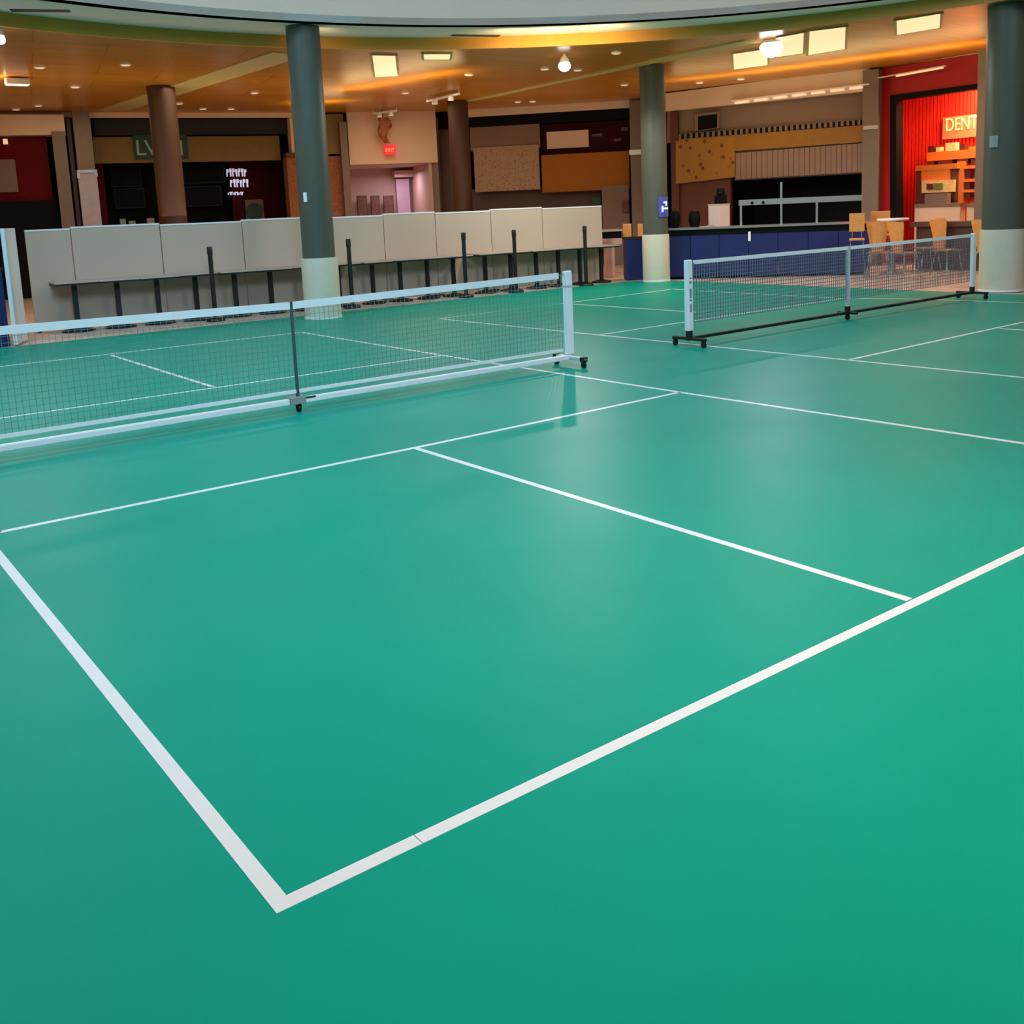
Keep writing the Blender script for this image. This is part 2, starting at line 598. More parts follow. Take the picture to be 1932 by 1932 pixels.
ceil_strip([(548, 99), (215, 206)], 0.75, 'trim_2')
ceil_strip([(885, 189), (1238, 114)], 0.30, 'trim_3')
ceil_strip([(1238, 114), (1420, 76)], 0.45, 'trim_4')

# outer walls that close the hall behind the camera and behind the shops
struct(MB().box(-16.2, -14, -0.2, -16, 34, 10).build('wall_left', M['cream']))
struct(MB().box(-16.2, -14.2, -0.2, 30, -14, 10).build('wall_behind', M['cream']))
struct(MB().box(-16.2, 33.8, -0.2, 30, 34, 6).build('wall_back', M['nearblack']))
struct(MB().box(29.8, -14, -0.2, 30, 34, 6).build('wall_right', M['nearblack']))

# ------------------------------------------------------------------ columns
def column(x, y, r, ztop, m, label, base=None):
    root = empty('column', (x, y, 0))
    tag(root, label, 'column', 'round columns of the hall', 'thing')
    MB().lathe([(r, 0.0), (r, ztop)], n=40).build('shaft', m, root, smooth=True)
    if base:
        MB().lathe([(base, 0), (base, 1.06), (base - 0.01, 1.1), (r - 0.01, 1.1)], n=40).build('base_cover', M['colbase'], root, smooth=True)
        MB().lathe([(base + 0.012, 0.0), (base + 0.012, 0.035), (base, 0.04)], n=40).build('base_ring', M['white'], root, smooth=True)
    return root


cl = column(7.33, 14.48, 0.292, ZS, M['colgrey'], 'tall grey round column with white base cover behind the near net', 0.332)
cm = column(16.05, 14.62, 0.293, ZC, M['colgrey'], 'grey round column with cream base at the corner of the blue counter', 0.318)
cr = column(16.90, 6.80, 0.345, ZC, M['colgrey'], 'grey round column with cream base at the right edge by the far net', 0.37)
b1 = at(303, 163, ZC)
column(b1.x, b1.y, 0.31, ZC, M['colbrown'], 'brown column left of the tall grey column, in front of the dark shop')
b2 = at(863, 190, ZC)
column(b2.x, b2.y, 0.29, ZC, M['colbrown'], 'brown column beside the mosaic shop panel, behind the partition')


# small fittings on the columns
def on_column(root, r, u, v, w, h, m, name, label, cat, depth=0.03):
    c = Vector((root.location.x, root.location.y))
    d = ray(u, v)
    dh = Vector((d.x, d.y))
    o = Vector((CAM.x, CAM.y)) - c
    a_ = dh.dot(dh)
    b_ = 2 * o.dot(dh)
    c_ = o.dot(o) - r * r
    disc = b_ * b_ - 4 * a_ * c_
    k = (-b_ - math.sqrt(max(disc, 0))) / (2 * a_)
    p = CAM + d * k
    n = (Vector((p.x, p.y)) - c).normalized()
    t = Vector((-n.y, n.x))
    mb = MB()
    # follows the curve of the shaft
    N = 6
    vs, fs = [], []
    a0 = math.atan2(n.y, n.x)
    for i in range(N + 1):
        a = a0 + (i / N - 0.5) * w / r
        for rr in (r - 0.005, r + depth):
            for zz in (p.z - h / 2, p.z + h / 2):
                vs.append((c.x + rr * math.cos(a), c.y + rr * math.sin(a), zz))
    for i in range(N):
        k0, k1 = 4 * i, 4 * i + 4
        fs += [(k0 + 2, k1 + 2, k1 + 3, k0 + 3), (k0 + 1, k0, k0 + 2, k0 + 3)[::-1] if i == 0 else (k0 + 3, k1 + 3, k1 + 1, k0 + 1),
               (k0, k1, k1 + 2, k0 + 2)]
        if i == 0:
            fs.append((k0 + 3, k1 + 3, k1 + 1, k0 + 1))
    fs.append((4 * N, 4 * N + 1, 4 * N + 3, 4 * N + 2))
    mb.add(vs, fs)
    ob = mb.build(name, m, origin=p)
    tag(ob, label, cat)
    return ob, p, n


on_column(cr, 0.345, 1876, 267, 0.14, 0.20, M['greytag'], 'wall_box', 'small pale grey box fixed high on the right-hand column', 'box')
on_column(cl, 0.292, 577, 372, 0.06, 0.17, M['white'], 'switch_plate', 'small white plate on the left side of the tall grey column', 'plate')
bs, bp, bn = on_column(cm, 0.293, 1252, 390, 0.28, 0.46, M['bluesign'], 'wall_sign', 'blue glowing sign with white marks on the column by the counter', 'sign')
mk = MB()
tt = Vector((-bn.y, bn.x, 0))
if tt.dot(RIGHT) < 0:
    tt = -tt
nn = Vector((bn.x, bn.y, 0))
for (a, b, c2, d2) in ((-0.08, -0.06, 0.10, -0.02), (-0.08, -0.12, -0.04, 0.02), (-0.03, 0.08, 0.07, 0.12), (0.03, 0.02, 0.07, 0.12)):
    o0 = bp + nn * 0.04
    f = [o0 + tt * a + Vector((0, 0, b)), o0 + tt * c2 + Vector((0, 0, b)), o0 + tt * c2 + Vector((0, 0, d2)), o0 + tt * a + Vector((0, 0, d2))]
    mk.hexa([q - nn * 0.03 for q in f], f)
o = mk.build('lettering', M['neon'], parent=bs, origin=bp)

# ------------------------------------------------------------------ partition of white panels, tables, stanchions
PW = Wall((2.88, 17.12), (15.70, 16.09))
seams = [44, 131, 300, 455, 573, 722, 820, 925, 1022, 1135]
ss = [PW.sz(u, 425 - 0.036 * (u - 50))[0] for u in seams]
for i in range(9):
    s0, s1 = ss[i] + 0.008, ss[i + 1] - 0.008
    top = 1.83 + (0.015 if i % 2 else -0.01)
    root = empty('partition_panel', PW.p((s0 + s1) / 2, 0, 0))
    where = 'leftmost and widest to the floor' if i == 0 else ('rightmost, beside the blue counter' if i == 8 else ORD[i] + ' from the left')
    tag(root, 'off-white partition panel behind the black tables, %s' % where, 'panel', 'white partition panels')
    mb = MB()
    PW.block(mb, s0, s1, 0.03, top - 0.03, 0, 0.06)
    mb.build('board', M['panel'], root, origin=root.location)
    mb = MB()
    PW.block(mb, s0, s1, top - 0.03, top, 0.01, 0.08)
    mb.build('top_rail', M['white'], root, origin=root.location)
    mb = MB()
    PW.block(mb, s0 + 0.03, s0 + 0.09, 0, 0.03, 0.08, 0.22)
    PW.block(mb, s1 - 0.09, s1 - 0.03, 0, 0.03, 0.08, 0.22)
    mb.build('foot', M['tableblack'], root, origin=root.location)
# return panel at the left end, seen edge on
mb = MB()
q0, q1 = at(34, 652), at(53, 642)
RW = Wall((q0.x, q0.y), (q1.x, q1.y))
RW.block(mb, 0.0, RW.L, 0.02, 1.86, 0.0, 0.06)
o = mb.build('partition_panel', M['white'], origin=((q0 + q1) / 2))
tag(o, 'narrow pale end panel standing apart left of the partition, beside the blue cabinet', 'panel', 'white partition panels')
# blue cabinet at the far left
q = at(20, 652)
root = empty('cabinet', (q.x, q.y, 0))
tag(root, 'navy blue low cabinet at the left edge beside the white partition', 'cabinet')
MB().box(-1.3, 0.0, 0.0, 0.0, 0.45, 1.20).build('body', M['navy'], root)
MB().box(-1.32, -0.02, 1.20, 0.02, 0.47, 1.24).build('top', M['tableblack'], root)
root = empty('tray_stack', (q.x - 0.7, q.y + 0.2, 1.24))
tag(root, 'beige and brown stack of trays on top of the navy cabinet at left', 'trays')
MB().box(-0.55, -0.15, 0.0, 0.66, 0.2, 0.22).build('lower_tray', M['brown'], root)
MB().box(-0.55, -0.15, 0.22, 0.66, 0.2, 0.58).build('upper_tray', M['olive'], root)


def make_table():
    r = empty('pedestal_table', (0, 0, 0))
    MB().box(-0.30, -0.355, 0.864, 0.30, 0.355, 0.885).build('tabletop', M['tabletop'], r)
    MB().box(-0.298, -0.353, 0.832, 0.298, 0.353, 0.864).build('table_frame', M['tableblack'], r)
    MB().box(-0.035, -0.035, 0.05, 0.035, 0.035, 0.83).build('pedestal', M['tableblack'], r)
    b = MB()
    b.lathe([(0.24, 0.0), (0.24, 0.02), (0.06, 0.06)], n=24)
    b.build('foot', M['tableblack'], r, smooth=True)
    return r


legs_u = [145, 225, 300, 372, 446, 513, 578, 641, 705, 757, 808, 857, 917, 965, 1013, 1053, 1092, 1135]
proto = make_table()
rz = math.atan2(PW.t.y, PW.t.x)
ts = []
for u in legs_u:
    ts.append(PW.sz(u, 590 - 0.06 * (u - 145), 0.36)[0])
for i in range(1, 18):
    ts[i] = max(ts[i], ts[i - 1] + 0.62)
for i, u in enumerate(legs_u):
    t = proto if i == 0 else copy_tree(proto)
    t.location = PW.p(ts[i], 0, 0.362)
    t.rotation_euler = (0, 0, rz)
    gap = min([abs(ts[i] - ts[k]) for k in (i - 1, i + 1) if 0 <= k < 18])
    t.scale = ((gap - 0.008) / 0.6, 1, 1 - 0.004 * (i % 3))
    tag(t, 'square table on a black pedestal, %s along the partition from its left end' % ORD[i] if i < 17 else
        'square table on a black pedestal, last at the right end of the partition', 'table', 'pedestal tables along the partition')


def make_stanchion():
    r = empty('stanchion', (0, 0, 0))
    MB().lathe([(0.17, 0), (0.17, 0.02), (0.15, 0.045), (0.04, 0.06)], n=24).build('base', M['tableblack'], r, smooth=True)
    MB().tube((0, 0, 0.05), (0, 0, 1.22), 0.042).build('post', M['tableblack'], r, smooth=True)
    MB().lathe([(0.048, 1.22), (0.05, 1.24), (0.05, 1.35), (0.04, 1.375)], n=20).build('belt_head', M['tableblack'], r, smooth=True)
    return r


proto = make_stanchion()
for i, u in enumerate((398, 660, 877, 972, 1105)):
    s, z = PW.sz(u, 500, 0.88)
    t = proto if i == 0 else copy_tree(proto)
    t.location = PW.p(s, 0, 0.88)
    tag(t, 'black queue post standing before the tables, %s from the left' % ORD[i], 'post', 'black queue posts along the tables')

# ------------------------------------------------------------------ nets
def make_net(half_l, half_r, name, label, white_frame, cord, dia, h0, h1, hc):
    r = empty(name, (0, 0, 0))
    tag(r, label, 'net', 'portable court nets')
    xl, xr = -half_l, half_r
    rail_m = M['white'] if white_frame else M['rubber']
    # top height sags to hc at the middle
    def top(x):
        k = abs(x) / (half_l if x < 0 else half_r)
        return hc + (h1 - hc) * k
    # posts
    pr = 0.048
    for sx, x in ((-1, xl), (1, xr)):
        b = MB()
        b.box(x - pr, -0.035, 0.20 if not white_frame else 0.14, x + pr, 0.035, h1 + 0.01)
        po = b.build('post', M['white'], r, bevel=0.012)
        if not white_frame:
            MB().box(x - 0.032, -0.03, 0.08, x + 0.032, 0.03, 0.22).build('post_sleeve', M['rubber'], po)
            if sx < 0:
                b = MB()
                for k, (z0, z1) in enumerate(((0.86, 0.875), (0.80, 0.83), (0.62, 0.74), (0.58, 0.60), (0.44, 0.54))):
                    b.box(x - 0.012 - 0.008 * (k % 2), -0.038, z0, x + 0.014, -0.0352, z1)
                b.build('lettering', M['ink'], po)
        else:
            MB().box(x - 0.052, -0.04, h1 - 0.17, x + 0.052, 0.04, h1 - 0.15).build('clamp_band', M['rail'], po)
    # base rail
    b = MB()
    if white_frame:
        b.box(xl, -0.03, 0.08, xr, 0.03, 0.135)
    else:
        b.box(xl, -0.03, 0.085, xr, 0.03, 0.125)
    b.build('base_rail', rail_m, r, bevel=0.008)
    # feet with casters
    for x, L in ((xl, 0.27), (0.0, 0.20 if white_frame else 0.16), (xr, 0.27)):
        b = MB()
        fm = M['rail'] if (white_frame and x) else M['rubber']
        if x == 0 and white_frame:
            b.box(x - 0.10, -0.055, 0.08, x + 0.06, 0.055, 0.15)
            fm = M['greytag']
        else:
            b.box(x - 0.03, -L, 0.085, x + 0.03, L, 0.12)
        fo = b.build('foot', fm, r, bevel=0.006)
        ys = (-L + 0.03, L - 0.03) if x else (0.0,)
        for y in ys:
            c = MB()
            c.tube((x - 0.014, y, 0.035), (x + 0.014, y, 0.035), 0.035, n=18)
            c.box(x - 0.022, y - 0.02, 0.03, x - 0.016, y + 0.02, 0.09)
            c.box(x + 0.016, y - 0.02, 0.03, x + 0.022, y + 0.02, 0.09)
            c.box(x - 0.022, y - 0.02, 0.075, x + 0.022, y + 0.02, 0.09)
            c.build('caster', M['rubber'], fo, smooth=False)
            if white_frame and x:
                MB().box(x - 0.034, y - 0.03, 0.075, x + 0.034, y + 0.03, 0.125).build('end_cap', M['rubber'], fo)
    if white_frame:
        MB().tube((0.06, -0.02, 0.125), (0.17, -0.02, 0.125), 0.012).build('lever', M['rubber'], r, smooth=True)
    # netting: real strands
    zb = 0.198 if white_frame else 0.30
    b = MB()
    x0, x1 = xl + 0.10, xr - 0.10
    n = int((x1 - x0) / 0.05)
    w = dia / 2
    for i in range(n + 1):
        x = x0 + (x1 - x0) * i / n
        b.box(x - w, -w, zb, x + w, w, top(x) - 0.03)
    nz = int((hc - zb) / 0.05)
    for k in range(nz):
        f = k / nz
        for (xa, xb) in ((x0, 0.0), (0.0, x1)):
            za, zc2 = zb + (top(xa) - 0.03 - zb) * f, zb + (top(xb) - 0.03 - zb) * f
            b.hexa([(xa, -w, za - w), (xb, -w, zc2 - w), (xb, w, zc2 - w), (xa, w, za - w)],
                   [(xa, -w, za + w), (xb, -w, zc2 + w), (xb, w, zc2 + w), (xa, w, za + w)])
    b.build('netting', cord, r)
    # top tape
    b = MB()
    inset = 0.13 if white_frame else 0.10
    th = 0.068 if white_frame else 0.05
    for (xa, xb) in ((xl + inset, 0.0), (0.0, xr - inset)):
        za, zc2 = top(xa), top(xb)
        b.hexa([(xa, -0.008, za - th), (xb, -0.008, zc2 - th), (xb, 0.008, zc2 - th), (xa, 0.008, za - th)],
               [(xa, -0.008, za), (xb, -0.008, zc2), (xb, 0.008, zc2), (xa, 0.008, za)])
    b.build('top_tape', M['white'], r)
    if white_frame:
        b = MB()
        b.box(xl + 0.1, -0.006, zb - 0.016, xr - 0.1, 0.006, zb + 0.018)
        b.build('bottom_tape', M['white'], r)
        b = MB()
        b.box(-0.013, -0.012, 0.15, 0.013, 0.012, hc + 0.003)
        b.build('center_strap', M['strap'], r)
    else:
        b = MB()
        b.box(-0.03, -0.022, 0.2, 0.03, 0.022, hc)
        cp = b.build('center_post', M['rail'], r)
        MB().box(-0.034, -0.026, 0.08, 0.034, 0.026, 0.2).build('post_sleeve', M['rubber'], cp)
    # tie cords from the tape to the posts
    for x, xi in ((xl, xl + inset), (xr, xr - inset)):
        MB().tube((x, 0, h1 - 0.02), (xi, 0, top(xi) - 0.03), 0.005, n=8).build('tie_cord', M['ink'], r)
    return r


n1 = make_net(3.42, 3.39, 'court_net', 'white framed pickleball net with dark mesh across the near court', True, M['net'], 0.0034, 0.9, 1.085, 1.045)
n1.location = (3.07, 6.42, 0)
n1.rotation_euler = (0, 0, 0.006)
n2 = make_net(3.40, 3.56, 'court_net', 'black based pickleball net with white posts across the farther court on the right', False, M['netgrey'], 0.0075, 0.9, 1.085, 1.075)
n2.location = (11.83, 6.47, 0)
n2.rotation_euler = (0, 0, 0.012)

# ------------------------------------------------------------------ shop fronts: left dark shop (P1)
def st_px(wall, name, m, uv, d=0.0, th=0.12, z0=None, z1=None):
    mb = MB()
    if len(uv) == 2:
        wall.px(mb, *uv[0], *uv[1], d=d, th=th, z0=z0, z1=z1)
    else:
        wall.quad(mb, uv, d, th)
    return struct(mb.build(name, m))


def alcove(wall, s0, s1, z1, depth, name, m, ceil=True):
    """back, sides and lid of a shop recess, open to the hall"""
    mb = MB()
    wall.block(mb, s0 - 0.1, s1 + 0.1, 0, z1 + 0.1, -depth, 0.1)
    wall.block(mb, s0 - 0.1, s0, 0, z1 + 0.1, -0.12, depth - 0.12)
    wall.block(mb, s1, s1 + 0.1, 0, z1 + 0.1, -0.12, depth - 0.12)
    wall.block(mb, s0 - 0.1, s1 + 0.1, z1, z1 + 0.1, -0.12, depth - 0.12)
    return struct(mb.build(name, m))


# cream strip under the timber ceiling, left part
sE = P1.sz(570, 215)[0]
mb = MB(); P1.block(mb, 0, sE, P1.sz(300, 222)[1], ZC, 0.02, 0.15); struct(mb.build('trim_5', M['cream']))
s_l = P1.sz(172, 230)[0]; s_r = P1.sz(548, 230)[0]
z_t = P1.sz(300, 222)[1]
alcove(P1, s_l, s_r, z_t, 2.4, 'wall_alcove', M['nearblack'])
# far left bulkhead and red shop front
st_px(P1, 'trim_6', M['cream'], ((-200, 216), (124, 254)), d=0.5, th=0.7)
st_px(P1, 'wall_red', M['darkred'], ((-200, 256), (100, 377)), d=0.1, th=0.2)
st_px(P1, 'wall_dark', M['black'], ((-200, 377), (112, 430)), d=0.1, th=0.2, z0=0)
thing_slab(P1, 'menu_board', M['taupe'], ((-60, 302), (35, 362)), 'plain beige board on the dark red wall at the left edge', 'board', d=0.18)
sml = thing_slab(P1, 'wall_light', M['lampdim'], ((5, 262), (15, 272)), 'small round pale light high on the dark red wall', 'light', d=0.22, th=0.08)
st_px(P1, 'trim_7', M['pilaster'], ((97, 248), (128, 300)), d=0.55, th=0.5, z0=0)
st_px(P1, 'trim_8', M['darkbrown'], ((124, 224), (140, 300)), d=0.3, th=0.4, z0=0)
root = empty('pillar', P1.p(P1.sz(155, 300, 0.6)[0], 0, 0.6))
tag(root, 'slim square pillar with metal-clad lower half, left of the dark shop', 'pillar', None, 'thing')
zb = P1.sz(158, 322, 0.6)[1]
sa = P1.sz(137, 226, 0.6)[0]; sb = P1.sz(170, 226, 0.6)[0]
mb = MB(); P1.block(mb, sa, sb, zb, ZC, 0.6, 0.5); mb.build('shaft', M['pilaster'], root, origin=root.location)
mb = MB(); P1.block(mb, sa - 0.02, sb + 0.02, 0, zb, 0.62, 0.54); mb.build('cladding', M['metal_clad'], root, origin=root.location)
mb = MB(); P1.block(mb, sa - 0.04, sb + 0.04, zb - 0.06, zb + 0.02, 0.66, 0.6); P1.block(mb, sa - 0.04, sa + 0.03, zb - 0.2, zb, 0.66, 0.6); P1.block(mb, sb - 0.03, sb + 0.04, zb - 0.16, zb, 0.66, 0.6)
mb.build('bracket', M['steel'], root, origin=root.location)
# inside the dark shop
st_px(P1, 'trim_9', M['charcoal'], ((176, 223), (545, 252)), d=-0.3, th=0.3)
bk = thing_slab(P1, 'menu_bulkhead', M['olive'], ((172, 259), (530, 302)), 'ochre bulkhead band across the dark shop, above the menu screens', 'bulkhead', d=-0.5, th=0.3)
sg = thing_slab(P1, 'shop_sign', M['green'], ((250, 252), (356, 299)), 'dark green shop sign half hidden by the brown column', 'sign', d=-0.42, th=0.08)
r1 = wall_rot(P1)
for (u, ch) in ((256, 'L'), (274, 'V'), (338, 'I')):
    s, z = P1.sz(u, 293, -0.40)
    text(ch, 0.62, P1.p(s, z, -0.405) - sg.location, r1, M['greenletter'], sg)
for k, (u0, u1, v0, v1, nm, lb) in enumerate(((206, 268, 312, 352, 'menu_screen', 'upper black menu screen left of the brown column in the dark shop'),
                                              (214, 275, 356, 392, 'menu_screen', 'lower black cabinet front left of the brown column in the dark shop'),
                                              (345, 425, 312, 345, 'menu_screen', 'upper black menu screen right of the brown column in the dark shop'),
                                              (348, 420, 352, 388, 'menu_screen', 'lower dark screen right of the brown column in the dark shop'))):
    root = thing_slab(P1, nm, M['charcoal'], ((u0, v0), (u1, v1)), lb, 'screen', d=-1.9, th=0.08, group='dark screens in the left shop')
    s0, zt = P1.sz(u0 + 2, v0 + 2, -1.89); s1, zbm = P1.sz(u1 - 2, v1 - 2, -1.89)
    mb = MB(); P1.block(mb, s0, s1, zbm, zt, -1.885, 0.03); mb.build('display', M['black'], root, origin=root.location)
st_px(P1, 'wall_tiled', M['maroon'], ((432, 306), (545, 420)), d=-1.8, th=0.3, z0=0)
st_px(P1, 'wall_tiled_side', M['darkred'], ((180, 306), (205, 420)), d=-1.6, th=0.3, z0=0)
neon = empty('neon_sign', P1.mid(430, 315, 476, 370, -1.7))
tag(neon, 'white glowing lettering on the dark maroon wall, left of the tall grey column', 'sign')
for (u0, u1, v0, v1, n) in ((427, 466, 318, 333, 7), (434, 470, 338, 353, 6), (430, 460, 362, 368, 9)):
    mb = MB()
    for i in range(n):
        ua = u0 + (u1 - u0) * i / n
        ub = ua + (u1 - u0) / n * 0.78
        va = v0 + (0 if i % 3 else 1.5)
        P1.px(mb, ua, va, ub, (va + v1) / 2 - 1, d=-1.72, th=0.03)
        P1.px(mb, ua + (ub - ua) * 0.25 * (i % 2), (va + v1) / 2 - 1, ub - (ub - ua) * 0.35 * ((i + 1) % 2), v1, d=-1.72, th=0.03)
    mb.build('lettering', M['neon'], neon, origin=neon.location)
arch = thing_slab(P1, 'logo_board', M['taupe'], ((462, 377), (500, 425)), 'pale square board with a dark green disc on the maroon wall', 'sign', d=-1.7, th=0.06)
s, z = P1.sz(480, 399, -1.68)
mb = MB(); c = P1.p(s, z, -1.69); e = P1.p(s, z, -1.64); mb.tube(c, e, 0.26, n=32)
mb.build('disc', M['green'], parent=arch, origin=arch.location)
# counter-top oddments low in the dark shop
for k, (u0, u1, v0) in enumerate(((226, 238, 413), (243, 256, 417), (277, 292, 412))):
    thing_slab(P1, 'counter_jar', M['greytag'], ((u0, v0), (u1, 424)), 'small grey jar on the dark shop counter, %s from the left' % ORD[k], 'jar', d=-0.9, th=0.18,
               group='jars in the dark shop')
mb = MB(); P1.block(mb, s_l + 0.6, s_r - 1.6, 0, P1.sz(250, 424, -0.8)[1], -0.8, 0.6)
o = mb.build('shop_counter', M['nearblack'], origin=P1.mid(200, 424, 400, 470, -0.8)); tag(o, 'dark counter inside the left shop, behind the partition', 'counter')
# brick pier on both sides of the grey column
st_px(P1, 'trim_10', M['cream'], ((546, 222), (572, 290)), d=0.05, th=0.4)
st_px(P1, 'trim_11', M['brick'], ((540, 296), (575, 330)), d=0.02, th=0.5, z0=0)
st_px(P1, 'trim_12', M['darkbrown'], ((540, 288), (576, 296)), d=0.1, th=0.5)

# ------------------------------------------------------------------ middle wall with the corridor (P2)
s0 = 0.0
st_px(P2, 'trim_13', M['olive'], ((572, 216), (652, 290)), d=0.0, th=0.2)
st_px(P2, 'trim_14', M['brick'], ((572, 296), (645, 330)), d=-0.02, th=0.2, z0=0)
st_px(P2, 'trim_15', M['pilaster'], ((640, 230), (658, 300)), d=0.25, th=0.3, z0=0)
sl, zl = P2.sz(658, 309); sr, _ = P2.sz(810, 309)
mb = MB(); P2.block(mb, P2.sz(655, 230)[0], P2.sz(822, 230)[0], P2.sz(730, 309)[1], ZC, 0.0, 0.25); struct(mb.build('wall_corridor', M['cream']))
zk = P2.sz(730, 309)[1]
alcove(P2, P2.sz(660, 350)[0], P2.sz(812, 350)[0], zk, 3.2, 'wall_corridor_inside', M['pinkwall'])
st_px(P2, 'door_1', M['lavender'], ((747, 338), (776, 420)), d=-2.9, th=0.2, z0=0)
st_px(P2, 'trim_16', M['pinkwall'], ((744, 322), (820, 332)), d=-2.6, th=0.5)
for k, (u0, u1) in enumerate(((674, 694), (700, 718), (724, 744))):
    root = thing_slab(P2, 'poster', M['poster'], ((u0, 371), (u1, 425)), 'dark framed poster in the corridor, %s from the left' % ORD[k], 'poster', d=-2.8, th=0.05, group='corridor posters')
    mb = MB(); P2.px(mb, u0 - 1.5, 369.5, u1 + 1.5, 426, d=-2.83, th=0.04); mb.build('frame', M['darkbrown'], root, origin=root.location)
ex = thing_slab(P2, 'exit_sign', M['exit'], ((725, 274), (747, 291)), 'glowing red exit sign on the cream wall above the corridor', 'sign', d=0.25, th=0.1)
s, z = P2.sz(727.5, 287, 0.26)
text('EXIT', 0.155, P2.p(s, z, 0.255) - ex.location, wall_rot(P2), M['signletter'], ex, sx=0.85)
# hanging twisted ornament
orn = empty('hanging_ornament', P2.mid(712, 222, 740, 275, 0.45))
tag(orn, 'twisted terracotta ornament hanging above the exit sign', 'ornament')
mb = MB()
for i in range(9):
    f = i / 8
    u = 722 + 6 * f + 4 * math.sin(f * 7)
    s, z = P2.sz(u, 222 + 48 * f, 0.45)
    c0 = P2.p(s, z, 0.45)
    w = 0.10 + 0.11 * math.sin(PI * min(1, f * 1.1 + 0.15))
    ring = []
    prof = [(w * math.cos(a + f * 3), 0.09 * math.sin(a + f * 3)) for a in (0, PI / 3, 2 * PI / 3, PI, 4 * PI / 3, 5 * PI / 3)]
    for (a, b) in prof:
        q = c0 + Vector((P2.t.x, P2.t.y, 0)) * a + Vector((P2.n.x, P2.n.y, 0)) * b
        ring.append(q)
    if i:
        mb.add(prev + ring, [(k, (k + 1) % 6, 6 + (k + 1) % 6, 6 + k) for k in range(6)])
    else:
        mb.add(ring, [(0, 1, 2, 3, 4, 5)])
    prev = ring
mb.add(prev, [(5, 4, 3, 2, 1, 0)])
mb.build('ribbon', M['amber'], orn, origin=orn.location, smooth=True)
mb = MB()
s, z = P2.sz(722, 222, 0.45); c0 = P2.p(s, z, 0.45); mb.tube(c0, (c0.x, c0.y, ZC), 0.012, n=8)
mb.build('hanger', M['darkbrown'], orn, origin=orn.location)


def track_light(pts, label, z=ZC - 0.10):
    a, b = at(*pts[0], z), at(*pts[1], z)
    root = empty('track_light', (a + b) / 2)
    tag(root, label, 'light', 'ceiling track lights')
    mb = MB(); mb.bar(a, b, 0.07, 0.05); mb.build('rail', M['white'], root, origin=root.location)
    n = max(2, int((b - a).length / 0.9))
    for i in range(n):
        p = a.lerp(b, (i + 0.5) / n)
        m2 = MB(); m2.tube((p.x, p.y, z), (p.x, p.y, z - 0.12), 0.07, 0.085, n=14); h = m2.build('lamp_head', M['white'], root, origin=root.location, smooth=True)
        m2 = MB(); m2.tube((p.x, p.y, z - 0.12), (p.x, p.y, z - 0.125), 0.07, n=14); m2.build('lens', M['lampdim'], h, origin=root.location)
    for p in (a, b):
        m2 = MB(); m2.tube((p.x, p.y, z), (p.x, p.y, ZC), 0.012, n=8); m2.build('stem', M['white'], root, origin=root.location)


track_light(((705, 214), (748, 209)), 'short track light above the hanging ornament')
track_light(((806, 191), (866, 177)), 'white track light left of the brown column by the mosaic panel')

# ------------------------------------------------------------------ shop right of the corridor (P3)
zt3 = P3.sz(1000, 214)[1]
mb = MB(); P3.block(mb, -0.1, P3.L, zt3, ZC, 0.02, 0.15); struct(mb.build('trim_17', M['cream']))
alcove(P3, P3.sz(824, 300)[0], P3.sz(1186, 300)[0], ZC - 0.05, 2.6, 'wall_shop', M['nearblack'])
st_px(P3, 'trim_18', M['pilaster'], ((808, 222), (826, 300)), d=0.2, th=0.3, z0=0)
st_px(P3, 'trim_19', M['darkbrown'], ((824, 240), (850, 300)), d=-0.3, th=0.3, z0=0)
st_px(P3, 'trim_20', M['black'], ((822, 219), (1186, 224)), d=-0.2, th=0.2, z1=zt3 + 0.02)
mo = thing_slab(P3, 'wall_panel', M['mosaic'], ((893, 279), (1019, 357)), 'large beige mosaic panel with speckled tiles, right of the brown column', 'panel', d=-0.15, th=0.15)
st_px(P3, 'trim_21', M['taupe'], ((886, 241), (1019, 279)), d=-0.2, th=0.15)
st_px(P3, 'wall_maroon', M['maroon'], ((1020, 236), (1187, 294)), d=-0.5, th=0.15)
thing_slab(P3, 'menu_board', M['cream'], ((1031, 249), (1111, 277)), 'long cream menu board on the dark maroon panel', 'board', d=-0.42, th=0.06)
for k, (u0, v0, u1, v1) in enumerate(((1117, 253, 1136, 257), (1158, 262, 1172, 266), (1172, 240, 1185, 246))):
    thing_slab(P3, 'menu_strip', M['poster'], ((u0, v0), (u1, v1)), 'tiny pinkish menu strip on the maroon panel, %s from the left' % ORD[k], 'menu strip', d=-0.44, th=0.04, group='menu strips on the maroon panel')
thing_slab(P3, 'wall_panel', M['orange'], ((1021, 293), (1188, 356)), 'plain amber panel below the maroon menu wall', 'panel', d=-0.1, th=0.2)
st_px(P3, 'wall_servery', M['darkbrown'], ((886, 358), (1136, 420)), d=-0.6, th=0.2, z0=0)
thing_slab(P3, 'coffee_urn', M['green'], ((1117, 373), (1134, 392)), 'small dark green and black urn above the partition end', 'urn', d=-0.3, th=0.25)
st_px(P3, 'door_2', M['taupe'], ((1135, 351), (1188, 420)), d=0.0, th=0.15, z0=0)
thing_slab(P3, 'phone', M['brown'], ((1174, 378), (1186, 400)), 'small brown wall telephone beside the taupe pier', 'telephone', d=0.1, th=0.1)
st_px(P3, 'trim_22', M['pilaster'], ((1187, 190), (1216, 300)), d=0.3, th=0.45, z0=0)
st_px(P3, 'trim_23', M['steel'], ((1187, 283), (1215, 291)), d=0.33, th=0.45)

